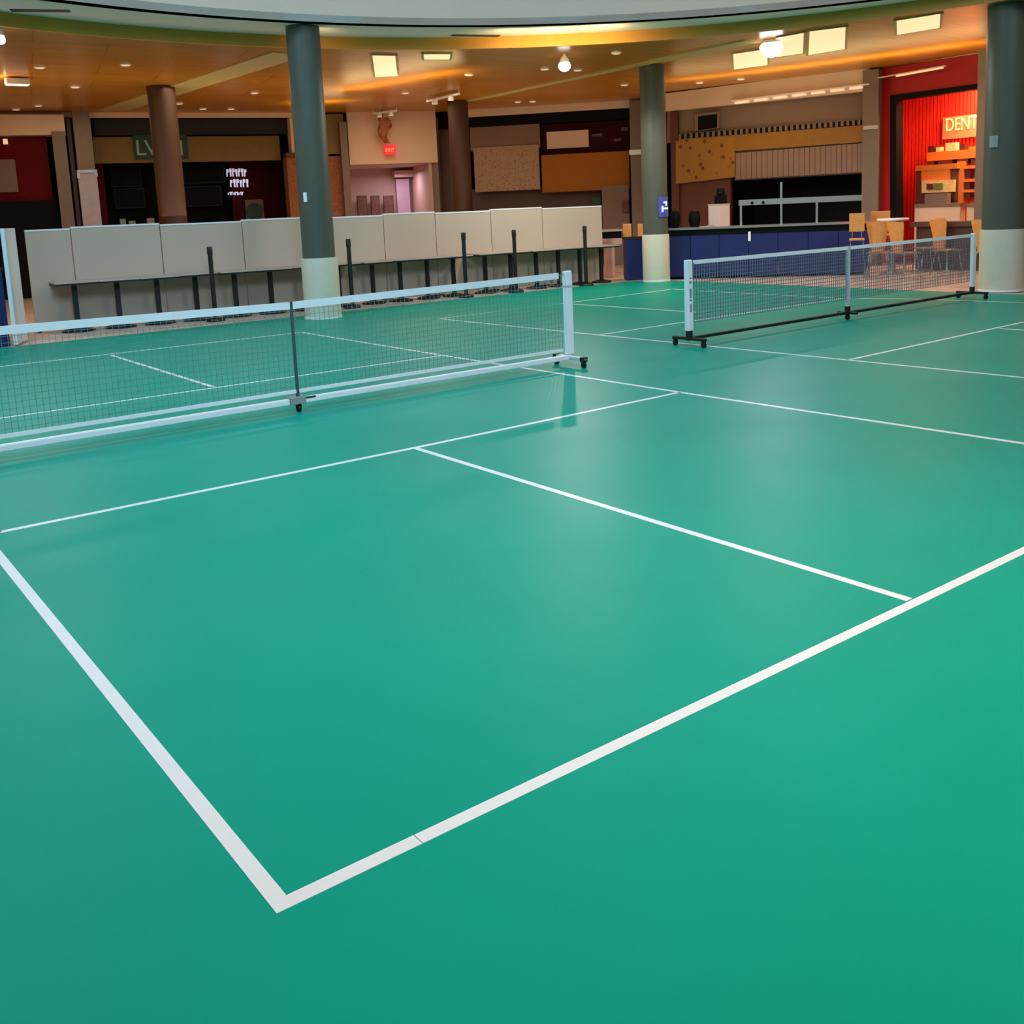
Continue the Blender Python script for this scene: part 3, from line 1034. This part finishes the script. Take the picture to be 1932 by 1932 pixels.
# ------------------------------------------------------------------ yellow shop (P4)
D4 = 0.0
zt4 = ZC
mb = MB()
P4.quad(mb, [(1250, 210), (1640, 171), (1640, 127), (1250, 177)][::-1], d=0.25, th=0.5)
struct(mb.build('trim_24', M['cream']))
st_px(P4, 'wall_upper', M['taupe'], [(1258, 195), (1640, 150), (1640, 236), (1258, 270)], d=0.0, th=0.15)
st_px(P4, 'trim_25', M['brown'], ((1264, 212), (1279, 260)), d=0.1, th=0.2, z0=0)
tv = thing_slab(P4, 'wall_television', M['taupe'], [(1311, 215), (1357, 210), (1357, 242), (1311, 247)], 'black wall screen above the yellow fascia', 'television', d=0.12, th=0.12)
mb = MB(); P4.quad(mb, [(1317, 220), (1353, 215), (1353, 241), (1317, 246)], d=0.125, th=0.03); mb.build('display', M['black'], tv, origin=tv.location)
yf = empty('shop_fascia', P4.mid(1280, 260, 1628, 290, 0.1))
tag(yf, 'mustard yellow L-shaped fascia with brown specks and a toothed trim', 'fascia')
mb = MB(); P4.quad(mb, [(1275, 263), (1628, 236), (1628, 268), (1386, 285), (1386, 288), (1275, 292)], d=0.1, th=0.12); mb.build('header', M['yellow'], yf, origin=yf.location)
mb = MB(); P4.quad(mb, [(1275, 265), (1386, 257), (1386, 334), (1275, 347)], d=0.11, th=0.12); mb.build('speckled_panel', M['yellowspeck'], yf, origin=yf.location)
mb = MB(); mw = MB()
for i in range(66):
    u = 1280 + i * 5.28
    v = 253.5 - (u - 1280) * 0.0795
    P4.quad(mb if i % 2 else mw, [(u, v), (u + 5.28, v - 0.42), (u + 5.28, v + 8.6), (u, v + 9)], d=0.12, th=0.1)
mb.build('toothed_trim', M['black'], yf, origin=yf.location)
mw.build('toothed_trim_light', M['taupe'], yf, origin=yf.location)
sh = empty('shutter', P4.mid(1388, 280, 1628, 335, 0.06))
tag(sh, 'pale vertical-slatted shutter below the yellow fascia', 'shutter')
mb = MB()
for i in range(24):
    u = 1388 + i * 10
    a0, a1 = 289 - (u - 1388) * 0.079, 338.5 - (u - 1388) * 0.059
    P4.quad(mb, [(u, a0), (u + 9.2, a0 - 0.7), (u + 9.2, a1 - 0.5), (u, a1)], d=0.06 + 0.012 * (i % 2), th=0.05)
mb.build('slats', M['shutter'], sh, origin=sh.location)
mb = MB(); P4.quad(mb, [(1386, 286), (1629, 267), (1629, 327), (1386, 341)], d=0.03, th=0.05); mb.build('backing', M['darkbrown'], sh, origin=sh.location)
alcove(P4, P4.sz(1380, 380)[0], P4.sz(1628, 380)[0], P4.sz(1500, 334)[1], 1.6, 'wall_kitchen', M['black'])
mb = MB(); P4.quad(mb, [(1272, 346), (1378, 336), (1378, 470), (1272, 470)], d=0.0, th=0.15); struct(mb.build('wall_brown', M['brown']))
st_px(P4, 'trim_26', M['pilaster'], ((1628, 133), (1656, 300)), d=0.35, th=0.5, z0=0)
st_px(P4, 'trim_27', M['steel'], ((1629, 238), (1656, 243)), d=0.38, th=0.5)
# light rail along the bulkhead
tr = empty('light_rail', P4.mid(1390, 160, 1640, 185, 0.7))
tag(tr, 'long white light rail under the cream bulkhead over the yellow shop', 'light')
mb = MB()
for i in range(7):
    u = 1386 + i * 36
    v = 197 - (u - 1386) * 0.125
    P4.quad(mb, [(u, v - 5), (u + 24, v - 8), (u + 24, v - 4), (u, v - 1)], d=0.45, th=0.14)
mb.build('tubes', M['lampdim'], tr, origin=tr.location)
mb = MB(); P4.quad(mb, [(1380, 192), (1640, 160), (1640, 157), (1380, 189)], d=0.36, th=0.12); mb.build('rail', M['white'], tr, origin=tr.location)

# ------------------------------------------------------------------ blue counter in front of the yellow shop
CA, CB = at(1283, 526), at(1640, 517.5)
dirc = (CB - CA).normalized()
CW = Wall((CA.x - dirc.x * 0.42, CA.y - dirc.y * 0.42), (CB.x, CB.y))
root = empty('service_counter', CW.p(CW.L / 2, 0, 0))
tag(root, 'long navy blue service counter with dark top band and steel worktop', 'counter')
ztop = CW.sz(1450, 424)[1]; zdk = CW.sz(1450, 440)[1]
for i in range(7):
    mb = MB(); a = CW.L * i / 7; b = CW.L * (i + 1) / 7
    CW.block(mb, a + 0.006, b - 0.006, 0.05, zdk, 0.0, 0.5)
    mb.build('front_panel', M['navy'], root, origin=root.location)
mb = MB(); CW.block(mb, 0.02, CW.L - 0.02, 0, 0.05, -0.05, 0.4); CW.block(mb, 0, CW.L, zdk, ztop - 0.05, -0.03, 0.5); mb.build('carcass', M['black'], root, origin=root.location)
mb = MB(); CW.block(mb, -0.03, CW.L + 0.03, ztop - 0.05, ztop, 0.05, 0.62); mb.build('worktop', M['steel'], root, origin=root.location)
mb = MB(); s, z = CW.sz(1414, 445); CW.block(mb, s - 0.03, s + 0.03, z - 0.12, z + 0.1, 0.03, 0.03); mb.build('cup_hook', M['white'], root, origin=root.location)
# separate short navy cabinet left of the column
XW = Wall((15.86, 15.62), (16.75, 15.0))
mb = MB(); s0_, z_ = XW.sz(1181, 452); s1_, _ = XW.sz(1222, 452); XW.block(mb, s0_, s1_, 0.0, z_, 0, 0.5)
root2 = empty('cabinet', XW.p((s0_ + s1_) / 2, 0, 0)); tag(root2, 'short navy cabinet between the partition end and the column', 'cabinet')
mb.build('body', M['navy'], root2, origin=root2.location)
mb = MB(); XW.block(mb, s0_ - 0.02, s1_ + 0.02, z_, z_ + 0.05, 0.02, 0.54); mb.build('top', M['tableblack'], root2, origin=root2.location)


def on_counter(u0, u1, v0, d=-0.25):
    s0, zt = CW.sz(u0, v0, d)
    s1, _ = CW.sz(u1, v0, d)
    return CW.p((s0 + s1) / 2, ztop, d), abs(s1 - s0), zt - ztop


for k, (u0, u1, v0, lb) in enumerate(((1264, 1283, 397, 'black rounded bin on the counter end beside the column'), (1299, 1321, 397, 'black rounded bin on the counter, right of the first'))):
    p, w, h = on_counter(u0, u1, v0)
    r = empty('food_warmer', p)
    tag(r, lb, 'bin', 'black bins on the counter')
    MB().lathe([(w * 0.34, 0), (w * 0.5, h * 0.35), (w * 0.5, h * 0.7), (w * 0.36, h * 0.95)], n=24).build('body', M['black'], r, smooth=True)
    MB().lathe([(w * 0.37, h * 0.95), (w * 0.3, h)], n=24).build('lid', M['charcoal'], r, smooth=True)
p, w, h = on_counter(1342, 1371, 387)
r = empty('till_box', p); tag(r, 'square white box on the steel worktop below the black grinder', 'box')
MB().box(-w / 2, -w / 2, 0, w / 2, w / 2, h).build('body', M['box'], r, bevel=0.01)
MB().box(-w / 2 - 0.01, -w / 2 - 0.01, h, w / 2 + 0.01, w / 2 + 0.01, h + 0.02).build('lid', M['box'], r)
p2, w2, h2 = on_counter(1351, 1368, 357)
r = empty('coffee_grinder', p2 + Vector((0, 0, h + 0.02))); tag(r, 'black coffee grinder standing on the white box', 'grinder')
hh = h2 - h
MB().box(-w2 / 2, -w2 / 2, 0, w2 / 2, w2 / 2, hh * 0.55).build('body', M['black'], r)
MB().lathe([(w2 * 0.3, hh * 0.55), (w2 * 0.5, hh * 0.62), (w2 * 0.42, hh)], n=20).build('hopper', M['black'], r, smooth=True)
p, w, h = on_counter(1325, 1341, 408, -0.1)
r = empty('serving_tray', p); tag(r, 'pinkish tray lying on the worktop in front of the white box', 'tray')
MB().box(-w / 2, -0.12, 0, w / 2, 0.12, 0.02).build('tray_base', M['pinkwall'], r)
MB().box(-w / 2, -0.14, 0.0, w / 2, -0.12, 0.05).build('rim', M['pinkwall'], r)
# sneeze guard
sn = empty('sneeze_guard', CW.p(CW.sz(1500, 400, -0.4)[0], ztop, -0.4))
tag(sn, 'steel sneeze guard shelf with posts over the worktop', 'sneeze guard')
sA, zA = CW.sz(1394, 386, -0.4); sB, zB = CW.sz(1626, 372, -0.4)
zm = (zA + zB) / 2
mb = MB(); CW.block(mb, sA, sB, zm - 0.05, zm + 0.08, -0.3, 0.4); mb.build('shelf', M['steel'], sn, origin=sn.location)
for u in (1398, 1474, 1541):
    s, z = CW.sz(u, 390, -0.35)
    mb = MB(); CW.block(mb, s - 0.025, s + 0.025, ztop, zm + (0.45 if u == 1474 else 0.0), -0.28, 0.05); mb.build('post', M['steel'], sn, origin=sn.location)
mb = MB()
for u in (1419, 1440):
    s, z = CW.sz(u, 388, -0.3); c = CW.p(s, zm, -0.295); e = CW.p(s, zm, -0.27); mb.tube(c, e, 0.035, n=12)
mb.build('knob', M['black'], sn, origin=sn.location)
# things at the gap right of the partition
root = empty('bar_table', (0, 0, 0))
GW = Wall((15.9, 17.2), (17.2, 16.4))
a_ = GW.sz(1134, 434); b_ = GW.sz(1174, 434)
root.location = GW.p((a_[0] + b_[0]) / 2, 0, 0)
tag(root, 'pale high table with dark band in the gap right of the partition', 'table')
mb = MB(); GW.block(mb, a_[0] - 0.1, b_[0], a_[1] - 0.05, a_[1], 0.05, 0.5); mb.build('tabletop', M['tabletop'], root, origin=root.location)
mb = MB(); GW.block(mb, a_[0] - 0.1, b_[0] - 0.02, GW.sz(1150, 450)[1], a_[1] - 0.05, 0, 0.4); mb.build('apron', M['black'], root, origin=root.location)
mb = MB(); GW.block(mb, a_[0] - 0.1, b_[0] - 0.02, GW.sz(1150, 462)[1], GW.sz(1150, 450)[1], 0.0, 0.4); mb.build('lower_shelf', M['pinkwall'], root, origin=root.location)
mb = MB(); GW.block(mb, GW.sz(1144, 470)[0], GW.sz(1160, 470)[0], 0, GW.sz(1150, 462)[1], -0.05, 0.3); mb.build('pedestal', M['pinkwall'], root, origin=root.location)

# ------------------------------------------------------------------ red shop (P5)
st_px(P5, 'wall_red_front', M['red'], [(1654, 131), (1850, 101), (1850, 158), (1690, 181), (1690, 440), (1654, 440)], d=0.0, th=0.12)
st_px(P5, 'trim_28', M['cream'], [(1640, 131), (1850, 100), (1850, 94), (1640, 124)], d=0.05, th=0.2)
fr = MB()
P5.quad(fr, [(1679, 180), (1850, 157), (1850, 167), (1691, 189)], d=0.05, th=0.3)
P5.quad(fr, [(1679, 180), (1691, 189), (1691, 470), (1679, 470)], d=0.05, th=0.3)
struct(fr.build('door_3', M['black']))
rl = empty('light_bar', P5.mid(1668, 130, 1780, 145, 0.5))
tag(rl, 'slim pale tube light across the red shop header', 'light')
mb = MB(); P5.quad(mb, [(1690, 142), (1778, 126), (1778, 129), (1690, 145)], d=0.4, th=0.06); mb.build('tube', M['lampdim'], rl, origin=rl.location)
mb = MB(); P5.quad(mb, [(1655, 148), (1782, 125), (1782, 123), (1655, 146)], d=0.36, th=0.1); mb.build('rail', M['cream'], rl, origin=rl.location)
s0 = P5.sz(1691, 300)[0]; s1 = P5.L
zi = P5.sz(1691, 186)[1] + 0.35
alcove(P5, s0 - 0.8, s1, zi, 1.5, 'wall_red_shop', M['redslat'])
mb = MB()
sb0, sb1 = s0, s0 + 4.0
for i in range(50):
    a = s0 - 0.78 + 0.1 * i
    P5.block(mb, a, a + 0.075, 0, zi, -1.45, 0.05)
struct(mb.build('trim_29', M['redslat']))
st_px(P5, 'trim_30', M['pilaster'], ((1846, 90), (1874, 300)), d=0.4, th=0.6, z0=0)
sb = thing_slab(P5, 'shop_sign', M['sign'], ((1779, 222), (1850, 257)), 'salmon sign board with pale letters in the red shop', 'sign', d=-1.36, th=0.06)
s, z = P5.sz(1783, 248, -1.36)
text('DENTS', 0.46, P5.p(s, z, -1.355) - sb.location, wall_rot(P5), M['signletter'], sb, sx=0.72)
# shelves
SD = -1.1
shf = empty('wall_shelf', P5.mid(1750, 285, 1850, 300, SD)); tag(shf, 'orange wall shelf of goods under the salmon sign', 'shelf')
mb = MB(); P5.px(mb, 1749, 288, 1850, 297, d=SD, th=0.35); mb.build('board', M['shelfwood'], shf, origin=shf.location)
cab = empty('display_cabinet', P5.mid(1729, 312, 1804, 388, SD + 0.3)); tag(cab, 'wooden display cabinet with drawers behind the shop counter', 'cabinet')
mb = MB(); P5.px(mb, 1729, 318, 1803, 386, d=SD + 0.2, th=0.45, z0=0); mb.build('carcass', M['brown'], cab, origin=cab.location)
mb = MB(); P5.px(mb, 1727, 313, 1805, 318, d=SD + 0.25, th=0.5); mb.build('top', M['shelfwood'], cab, origin=cab.location)
for (v0, v1) in ((322, 330), (333, 340)):
    mb = MB(); P5.px(mb, 1738, v0, 1792, v1, d=SD + 0.24, th=0.06); mb.build('drawer', M['shelfwood'], cab, origin=cab.location)
mb = MB(); P5.px(mb, 1739, 342, 1799, 362, d=SD + 0.3, th=0.1); mb.build('display_tray', M['productlight'], cab, origin=cab.location)
bkc = empty('bookcase', P5.mid(1804, 312, 1850, 388, SD)); tag(bkc, 'tall orange bookcase of dark goods beside the display cabinet', 'bookcase')
mb = MB(); P5.px(mb, 1806, 305, 1816, 386, d=SD + 0.1, th=0.3, z0=0); P5.px(mb, 1816, 305, 1850, 386, d=SD - 0.2, th=0.05, z0=0)
mb.build('carcass', M['shelfwood'], bkc, origin=bkc.location)
for v in (313, 338, 358):
    mb = MB(); P5.px(mb, 1816, v, 1850, v + 4, d=SD + 0.08, th=0.3); mb.build('shelf', M['shelfwood'], bkc, origin=bkc.location)
goods = [(1751, 276, 1763, 287, 'productdark', 'dark jar at the left end of the orange shelf'), (1766, 278, 1774, 288, 'productlight', 'pale jar on the orange shelf next to the dark jar'),
         (1784, 270, 1803, 288, 'productlight', 'large pale carton standing on the orange shelf'), (1811, 272, 1820, 288, 'productdark', 'dark bottle on the orange shelf right of the carton'),
         (1828, 277, 1840, 288, 'shelfwood', 'orange tub at the right end of the orange shelf')]
for (u0, v0, u1, v1, m_, lb) in goods:
    thing_slab(P5, 'jar', M[m_], ((u0, v0), (u1, v1)), lb, 'goods', d=SD - 0.05, th=0.16, group='goods on the orange shelf')
for k, (u0, v0, u1, v1) in enumerate(((1750, 300, 1762, 311), (1770, 299, 1796, 310), (1806, 299, 1826, 308), (1832, 300, 1848, 308))):
    thing_slab(P5, 'basket', M['productdark'], ((u0, v0), (u1, v1)), 'dark basket under the orange shelf, %s from the left' % ORD[k], 'basket', d=SD - 0.02, th=0.2, group='baskets under the orange shelf')
thing_slab(P5, 'produce_box', M['productgreen'], ((1761, 346), (1777, 357)), 'green pack on the pale display tray of the cabinet', 'pack', d=SD + 0.36, th=0.06)
thing_slab(P5, 'produce_box', M['productdark'], ((1748, 347), (1758, 357)), 'dark brown pack left of the green pack', 'pack', d=SD + 0.36, th=0.06)
for k, (v0, v1) in enumerate(((322, 337), (343, 357), (363, 374))):
    thing_slab(P5, 'jar', M['productdark'], ((1819, v0), (1830, v1)), 'dark jar in the orange bookcase, %s from the top' % ORD[k], 'goods', d=SD + 0.02, th=0.14, group='jars in the bookcase')
thing_slab(P5, 'coffee_machine', M['taupe'], ((1745, 366), (1786, 386)), 'low brown machine on the shop counter in front of the cabinet', 'machine', d=-0.55, th=0.18)
# white counters of the red shop
for (u0, u1, lb) in ((1726, 1811, 'long white counter front in the red shop'), (1824, 1870, 'short white counter right of the gap in the red shop')):
    r = empty('shop_counter', P5.mid(u0, 386, u1, 470, -0.5)); r.location.z = 0
    tag(r, lb, 'counter', 'white counters in the red shop')
    mb = MB(); P5.px(mb, u0, 388, u1, 416, d=-0.5, th=0.24, z0=0); mb.build('body', M['cream'], r, origin=r.location)
    mb = MB(); P5.px(mb, u0 - 1, 385.5, u1 + 1, 388.5, d=-0.46, th=0.3); mb.build('worktop', M['taupe'], r, origin=r.location)

# low dark bar rail in front of the red shop
LW = Wall((21.3, 12.4), (21.2, 5.0))
r = empty('bar_rail', LW.p(2, 0, 0)); tag(r, 'brown bar counter ledge running behind the cafe chairs', 'ledge')
s0, z0_ = LW.sz(1722, 419); s1 = LW.L
mb = MB(); LW.block(mb, s0, s1, LW.sz(1722, 428)[1], z0_, 0.1, 0.5); mb.build('ledge', M['darkbrown'], r, origin=r.location)
mb = MB(); LW.block(mb, s0 + 0.1, s1, 0, LW.sz(1722, 428)[1], 0.0, 0.3); mb.build('base_panel', M['darkbrown'], r, origin=r.location)

# ------------------------------------------------------------------ cafe chairs, stools and table at the right
def make_chair():
    r = empty('cafe_chair', (0, 0, 0))
    # back towards -y, seat towards +y
    mb = MB()
    N = 8
    vs, fs = [], []
    for j in range(N + 1):
        f = j / N
        z = 0.55 + 0.66 * f
        w = 0.125 + 0.105 * min(1, f * 1.15)
        y = -0.20 - 0.10 * f
        for i in range(7):
            t = i / 6 * 2 - 1
            cy = y - 0.05 * (1 - t * t)
            vs.append((w * t, cy, z))
            vs.append((w * t, cy + 0.014, z))
    for j in range(N):
        for i in range(6):
            a, b = (j * 7 + i) * 2, (j * 7 + i + 1) * 2
            c, d = ((j + 1) * 7 + i + 1) * 2, ((j + 1) * 7 + i) * 2
            fs += [(a, b, c, d), (a + 1, d + 1, c + 1, b + 1)]
    def rim(seq):
        for a, b in zip(seq[:-1], seq[1:]):
            fs.append((a, a + 1, b + 1, b))
    rim([i * 2 for i in range(7)]); rim([(N * 7 + i) * 2 for i in range(7)])
    rim([(j * 7) * 2 for j in range(N + 1)]); rim([(j * 7 + 6) * 2 for j in range(N + 1)])
    mb.add(vs, fs)
    mb.build('backrest', M['orangewood'], r, smooth=True)
    MB().box(-0.22, -0.22, 0.52, 0.22, 0.24, 0.55).build('seat', M['seat'], r, bevel=0.012)
    for sx in (-1, 1):
        for sy in (-1, 1):
            MB().tube((sx * 0.17, sy * 0.16, 0.52), (sx * 0.23, sy * 0.24, 0.0), 0.014, n=10).build('leg', M['chrome'], r, smooth=True)
    return r


proto = make_chair()
cyaw = -YAW
chairs = [((1657, 522), -0.1, 'beech cafe chair with its back to the hall, leftmost behind the far net'),
          ((1706, 524), -0.75, 'beech cafe chair right beside the white pedestal table'),
          ((1786, 518), -0.75, 'beech cafe chair alone between the table and the far net post'),
          ((1864, 524), -0.5, 'beech cafe chair half hidden behind the right-hand column'),
          ((1748, 511), 2.0, 'cafe chair turned sideways in the shade between the two beech backs')]
for i, (uv, a, lb) in enumerate(chairs):
    t = proto if i == 0 else copy_tree(proto)
    q = at(*uv)
    t.location = (q.x, q.y, 0)
    t.rotation_euler = (0, 0, -math.atan2(q.x - CAM.x, q.y - CAM.y) + a)
    tag(t, lb, 'chair', 'beech cafe chairs')


def make_stool():
    r = empty('bar_stool', (0, 0, 0))
    MB().box(-0.20, -0.20, 0.86, 0.20, 0.20, 0.90).build('seat', M['orangewood'], r, bevel=0.01)
    mb = MB()
    mb.hexa([(-0.2, -0.22, 1.06), (0.2, -0.22, 1.06), (0.2, -0.19, 1.06), (-0.2, -0.19, 1.06)], [(-0.2, -0.27, 1.47), (0.2, -0.27, 1.47), (0.2, -0.245, 1.47), (-0.2, -0.245, 1.47)])
    mb.build('backrest', M['orangewood'], r, bevel=0.01)
    for sx in (-1, 1):
        MB().tube((sx * 0.12, -0.19, 0.88), (sx * 0.12, -0.215, 1.1), 0.012, n=8).build('back_support', M['chrome'], r, smooth=True)
        for sy in (-1, 1):
            MB().tube((sx * 0.16, sy * 0.16, 0.86), (sx * 0.22, sy * 0.22, 0), 0.014, n=8).build('leg', M['chrome'], r, smooth=True)
    return r


proto = make_stool()
for i, (u, zv, sc, lb) in enumerate(((1617, 402, 0.8, 'tall beech bar stool at the right end of the blue counter'),
                                     (1661, 398, 1.1, 'tall beech bar stool below the red shop front, beside the white table'),
                                     (1183, 422, 0.55, 'small beech bar stool back left of the grey column'),
                                     (1211, 422, 0.55, 'beech bar stool half hidden by the grey column'))):
    t = proto if i == 0 else copy_tree(proto)
    lo, hi = 8.0, 40.0
    d = ray(u, zv)
    dh = Vector((d.x, d.y, 0)).length
    k = {0: 23.4, 1: 25.6, 2: 26.4, 3: 26.6}[i] / dh
    q = CAM + d * k
    t.location = (q.x, q.y, 0)
    t.scale = (sc, sc, q.z / 1.47)
    t.rotation_euler = (0, 0, -math.atan2(q.x - CAM.x, q.y - CAM.y))
    tag(t, lb, 'stool', 'beech bar stools')
q = at(1683, 516)
r = empty('cafe_table', (q.x, q.y, 0)); tag(r, 'white-topped pedestal table between the two left cafe chairs', 'table')
MB().lathe([(0.34, 1.20), (0.35, 1.215), (0.35, 1.235), (0.34, 1.25)], n=32).build('tabletop', M['white'], r, smooth=True)
MB().tube((0, 0, 0.03), (0, 0, 1.2), 0.07).build('pedestal', M['chrome'], r, smooth=True)
MB().lathe([(0.26, 0), (0.26, 0.02), (0.07, 0.05)], n=28).build('foot', M['chrome'], r, smooth=True)

# ------------------------------------------------------------------ ceiling lights
def lamp(u, v, r, label, m, z=ZC, squash=1.0):
    p = at(u, v, z - 0.02)
    ro = empty('downlight', p)
    tag(ro, label, 'light', 'ceiling downlights')
    MB().lathe([(r * 1.25, 0.03), (r * 1.25, 0.004), (r, -0.006)], n=24).build('trim_ring', M['white'], ro, smooth=True)
    MB().lathe([(r * 0.98, -0.004), (r * 0.95, -0.010)], n=24).build('lens', m, ro)
    return p


dl = [(72, 200), (75, 128), (142, 165), (237, 123), (30, 207), (338, 196), (383, 206), (436, 206), (480, 176), (885, 142), (765, 176), (977, 193), (1005, 192), (1028, 131), (1090, 133), (1163, 101), (1178, 161), (1320, 157), (1398, 150)]
for i, (u, v) in enumerate(sorted(dl)):
    lamp(u, v, 0.085, 'small recessed downlight in the timber ceiling, %s from the left' % (ORD[i]), M['lampdim'])
# two strong flood lamps that throw the net shadows
def flood(u, v, z, r, label, power, target, color):
    p = at(u, v, z)
    ro = empty('flood_lamp', p)
    tag(ro, label, 'lamp', 'bright ceiling lamps')
    MB().lathe([(r * 0.8, 0.06), (r * 0.75, 0.12), (r * 0.4, 0.18), (0.03, 0.2)], n=24).build('housing', M['white'], ro, smooth=True)
    MB().lathe([(r * 0.82, 0.06), (r, 0.0), (r * 0.92, -r * 0.4), (r * 0.6, -r * 0.75), (r * 0.2, -r * 0.9)], n=24).build('lens', M['lamp'], ro, smooth=True)
    MB().tube((0, 0, 0.18), (0, 0, ZC - z if (Vector((p.x, p.y)) - CC).length > 12.6 else ZS - z), 0.02, n=8).build('stem', M['white'], ro)
    spot('flood_light', (p.x, p.y, p.z - r - 0.08), (p.x - 0.4, p.y - 0.4, 0), power, color, angle=3.05, radius=0.07, blend=0.25)
    return p


flood(1065, 124, 4.70, 0.13, 'bright round lamp hanging below the timber ceiling, centre right', 330, None, (1.0, 0.90, 0.80))
flood(1455, 88, 4.80, 0.23, 'brightest ceiling lamp with wide glow, upper right', 200, None, (0.93, 0.97, 1.0))
flood(0, 75, 4.75, 0.08, 'bright lamp at the left edge under the ceiling ring', 60, None, (0.95, 0.97, 1.0))
p = at(33, 158, 4.8)
r = empty('ceiling_light', p); tag(r, 'bright oblong ceiling light at the left side', 'light')
MB().box(-0.22, -0.10, -0.02, 0.22, 0.10, 0.1).build('housing', M['white'], r)
MB().box(-0.20, -0.09, -0.03, 0.20, 0.09, -0.02).build('glow_face', M['lamp'], r)
point('oblong_glow', (p.x - 0.5, p.y, p.z - 0.1), 30, (1, 0.7, 0.4), 0.1)


def painted_reflection(uv, label):  # glowing sheet painted in as a bright reflection on the glossy timber
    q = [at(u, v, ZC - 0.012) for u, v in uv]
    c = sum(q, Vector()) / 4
    ro = empty('ceiling_reflection', c)
    tag(ro, label, 'light', 'warm painted ceiling reflections')
    mb = MB(); mb.hexa([(a.x, a.y, ZC - 0.02) for a in q], [(a.x, a.y, ZC - 0.002) for a in q]); mb.build('glow_face', M['reflectglow'], ro, origin=c)
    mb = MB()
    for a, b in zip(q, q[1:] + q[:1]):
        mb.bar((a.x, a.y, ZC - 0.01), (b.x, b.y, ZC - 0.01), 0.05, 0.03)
    mb.build('frame', M['strip'], ro, origin=c)  # edging added round the painted reflection


painted_reflection([(700, 103), (748, 104), (752, 143), (706, 145)], 'warm painted reflection in the ceiling right of the tall column')
painted_reflection([(797, 101), (852, 101), (850, 112), (798, 112)], 'thin warm painted reflection under the fascia, right of the square one')
painted_reflection([(1381, 101), (1450, 91), (1450, 122), (1383, 131)], 'warm painted ceiling reflection left of the brightest lamp')
painted_reflection([(1466, 70), (1519, 60), (1517, 100), (1462, 108)], 'warm painted ceiling reflection touching the brightest lamp, right side')
painted_reflection([(1525, 58), (1598, 49), (1596, 92), (1523, 104)], 'tall warm painted ceiling reflection two along from the brightest lamp')
painted_reflection([(1689, 38), (1777, 24), (1775, 52), (1690, 66)], 'warm painted ceiling reflection at the upper right above the red shop')

# ------------------------------------------------------------------ lamps of the place and added ceiling fills
WARM = (1.0, 0.80, 0.55)
AMB = (1.0, 0.72, 0.32)
for (a, b, e) in (((650, 170), (870, 132), 34), ((560, 194), (650, 190), 12), ((1270, 152), (1420, 136), 12), ((1420, 136), (1640, 108), 27), ((1640, 108), (1860, 78), 24)):
    p, q = at(*a, ZC), at(*b, ZC)
    L = q - p
    o = area('cove_uplight', (0, 0, 0), (0, 0, 1), L.length, e * 1.25, AMB, size_y=0.3)
    x = L.normalized()
    z = Vector((0, 0, -1))
    o.matrix_world = Matrix.Translation((p + q) / 2 - Vector((0, 0, 0.5))) @ Matrix((x, z.cross(x), z)).transposed().to_4x4()
for (u, v, e) in ((960, 96, 7), (1040, 93, 12), (1130, 88, 11), (560, 95, 9)):
    p = at(u, v, ZC - 0.05)
    d = Vector((p.x - CC.x, p.y - CC.y, 0)).normalized()
    area('fascia_washer', (p.x - d.x * 0.9, p.y - d.y * 0.9, ZC - 0.15), (p.x, p.y, ZS - 0.08), 0.6, e, AMB, size_y=0.1)
# general warm downlighting under the timber ceiling
for (x, y, e) in ((2, 19, 95), (8, 20, 70), (13, 19, 85), (18.6, 14.5, 36), (19, 10.2, 80), (14, 22.5, 45), (6, 24.5, 35)):
    area('warm_downlight', (x, y, ZC - 0.06), (x, y, 0), 2.0, e, WARM)
# added unseen fill behind partition and counters, brightens the timber ceiling
for (x, y, z, sx, sy, e) in ((6.5, 20.5, 2.0, 9.0, 1.5, 66), (16.5, 20.0, 2.0, 4.0, 1.5, 28), (19.3, 15.2, 2.2, 2.0, 2.0, 26), (20.0, 9.0, 2.6, 1.2, 3.0, 28), (-4, 20, 2.0, 6, 1.5, 44)):
    area('ceiling_fill', (x, y, z), (x, y, ZC), sx, e, (1.0, 0.84, 0.56), size_y=sy)
# inside the red shop and the corridor
q = P5.p(P5.sz(1800, 250)[0] + 0.3, zi - 0.12, -0.8)
area('red_shop_lamp', q, (q.x + 0.8, q.y, 0), 0.9, 190, (1.0, 0.78, 0.5))
q = P2.p(P2.sz(765, 330)[0], zk - 0.2, -1.8)
area('corridor_lamp', q, (q.x, q.y, 0), 0.8, 25, (1.0, 0.86, 0.9))
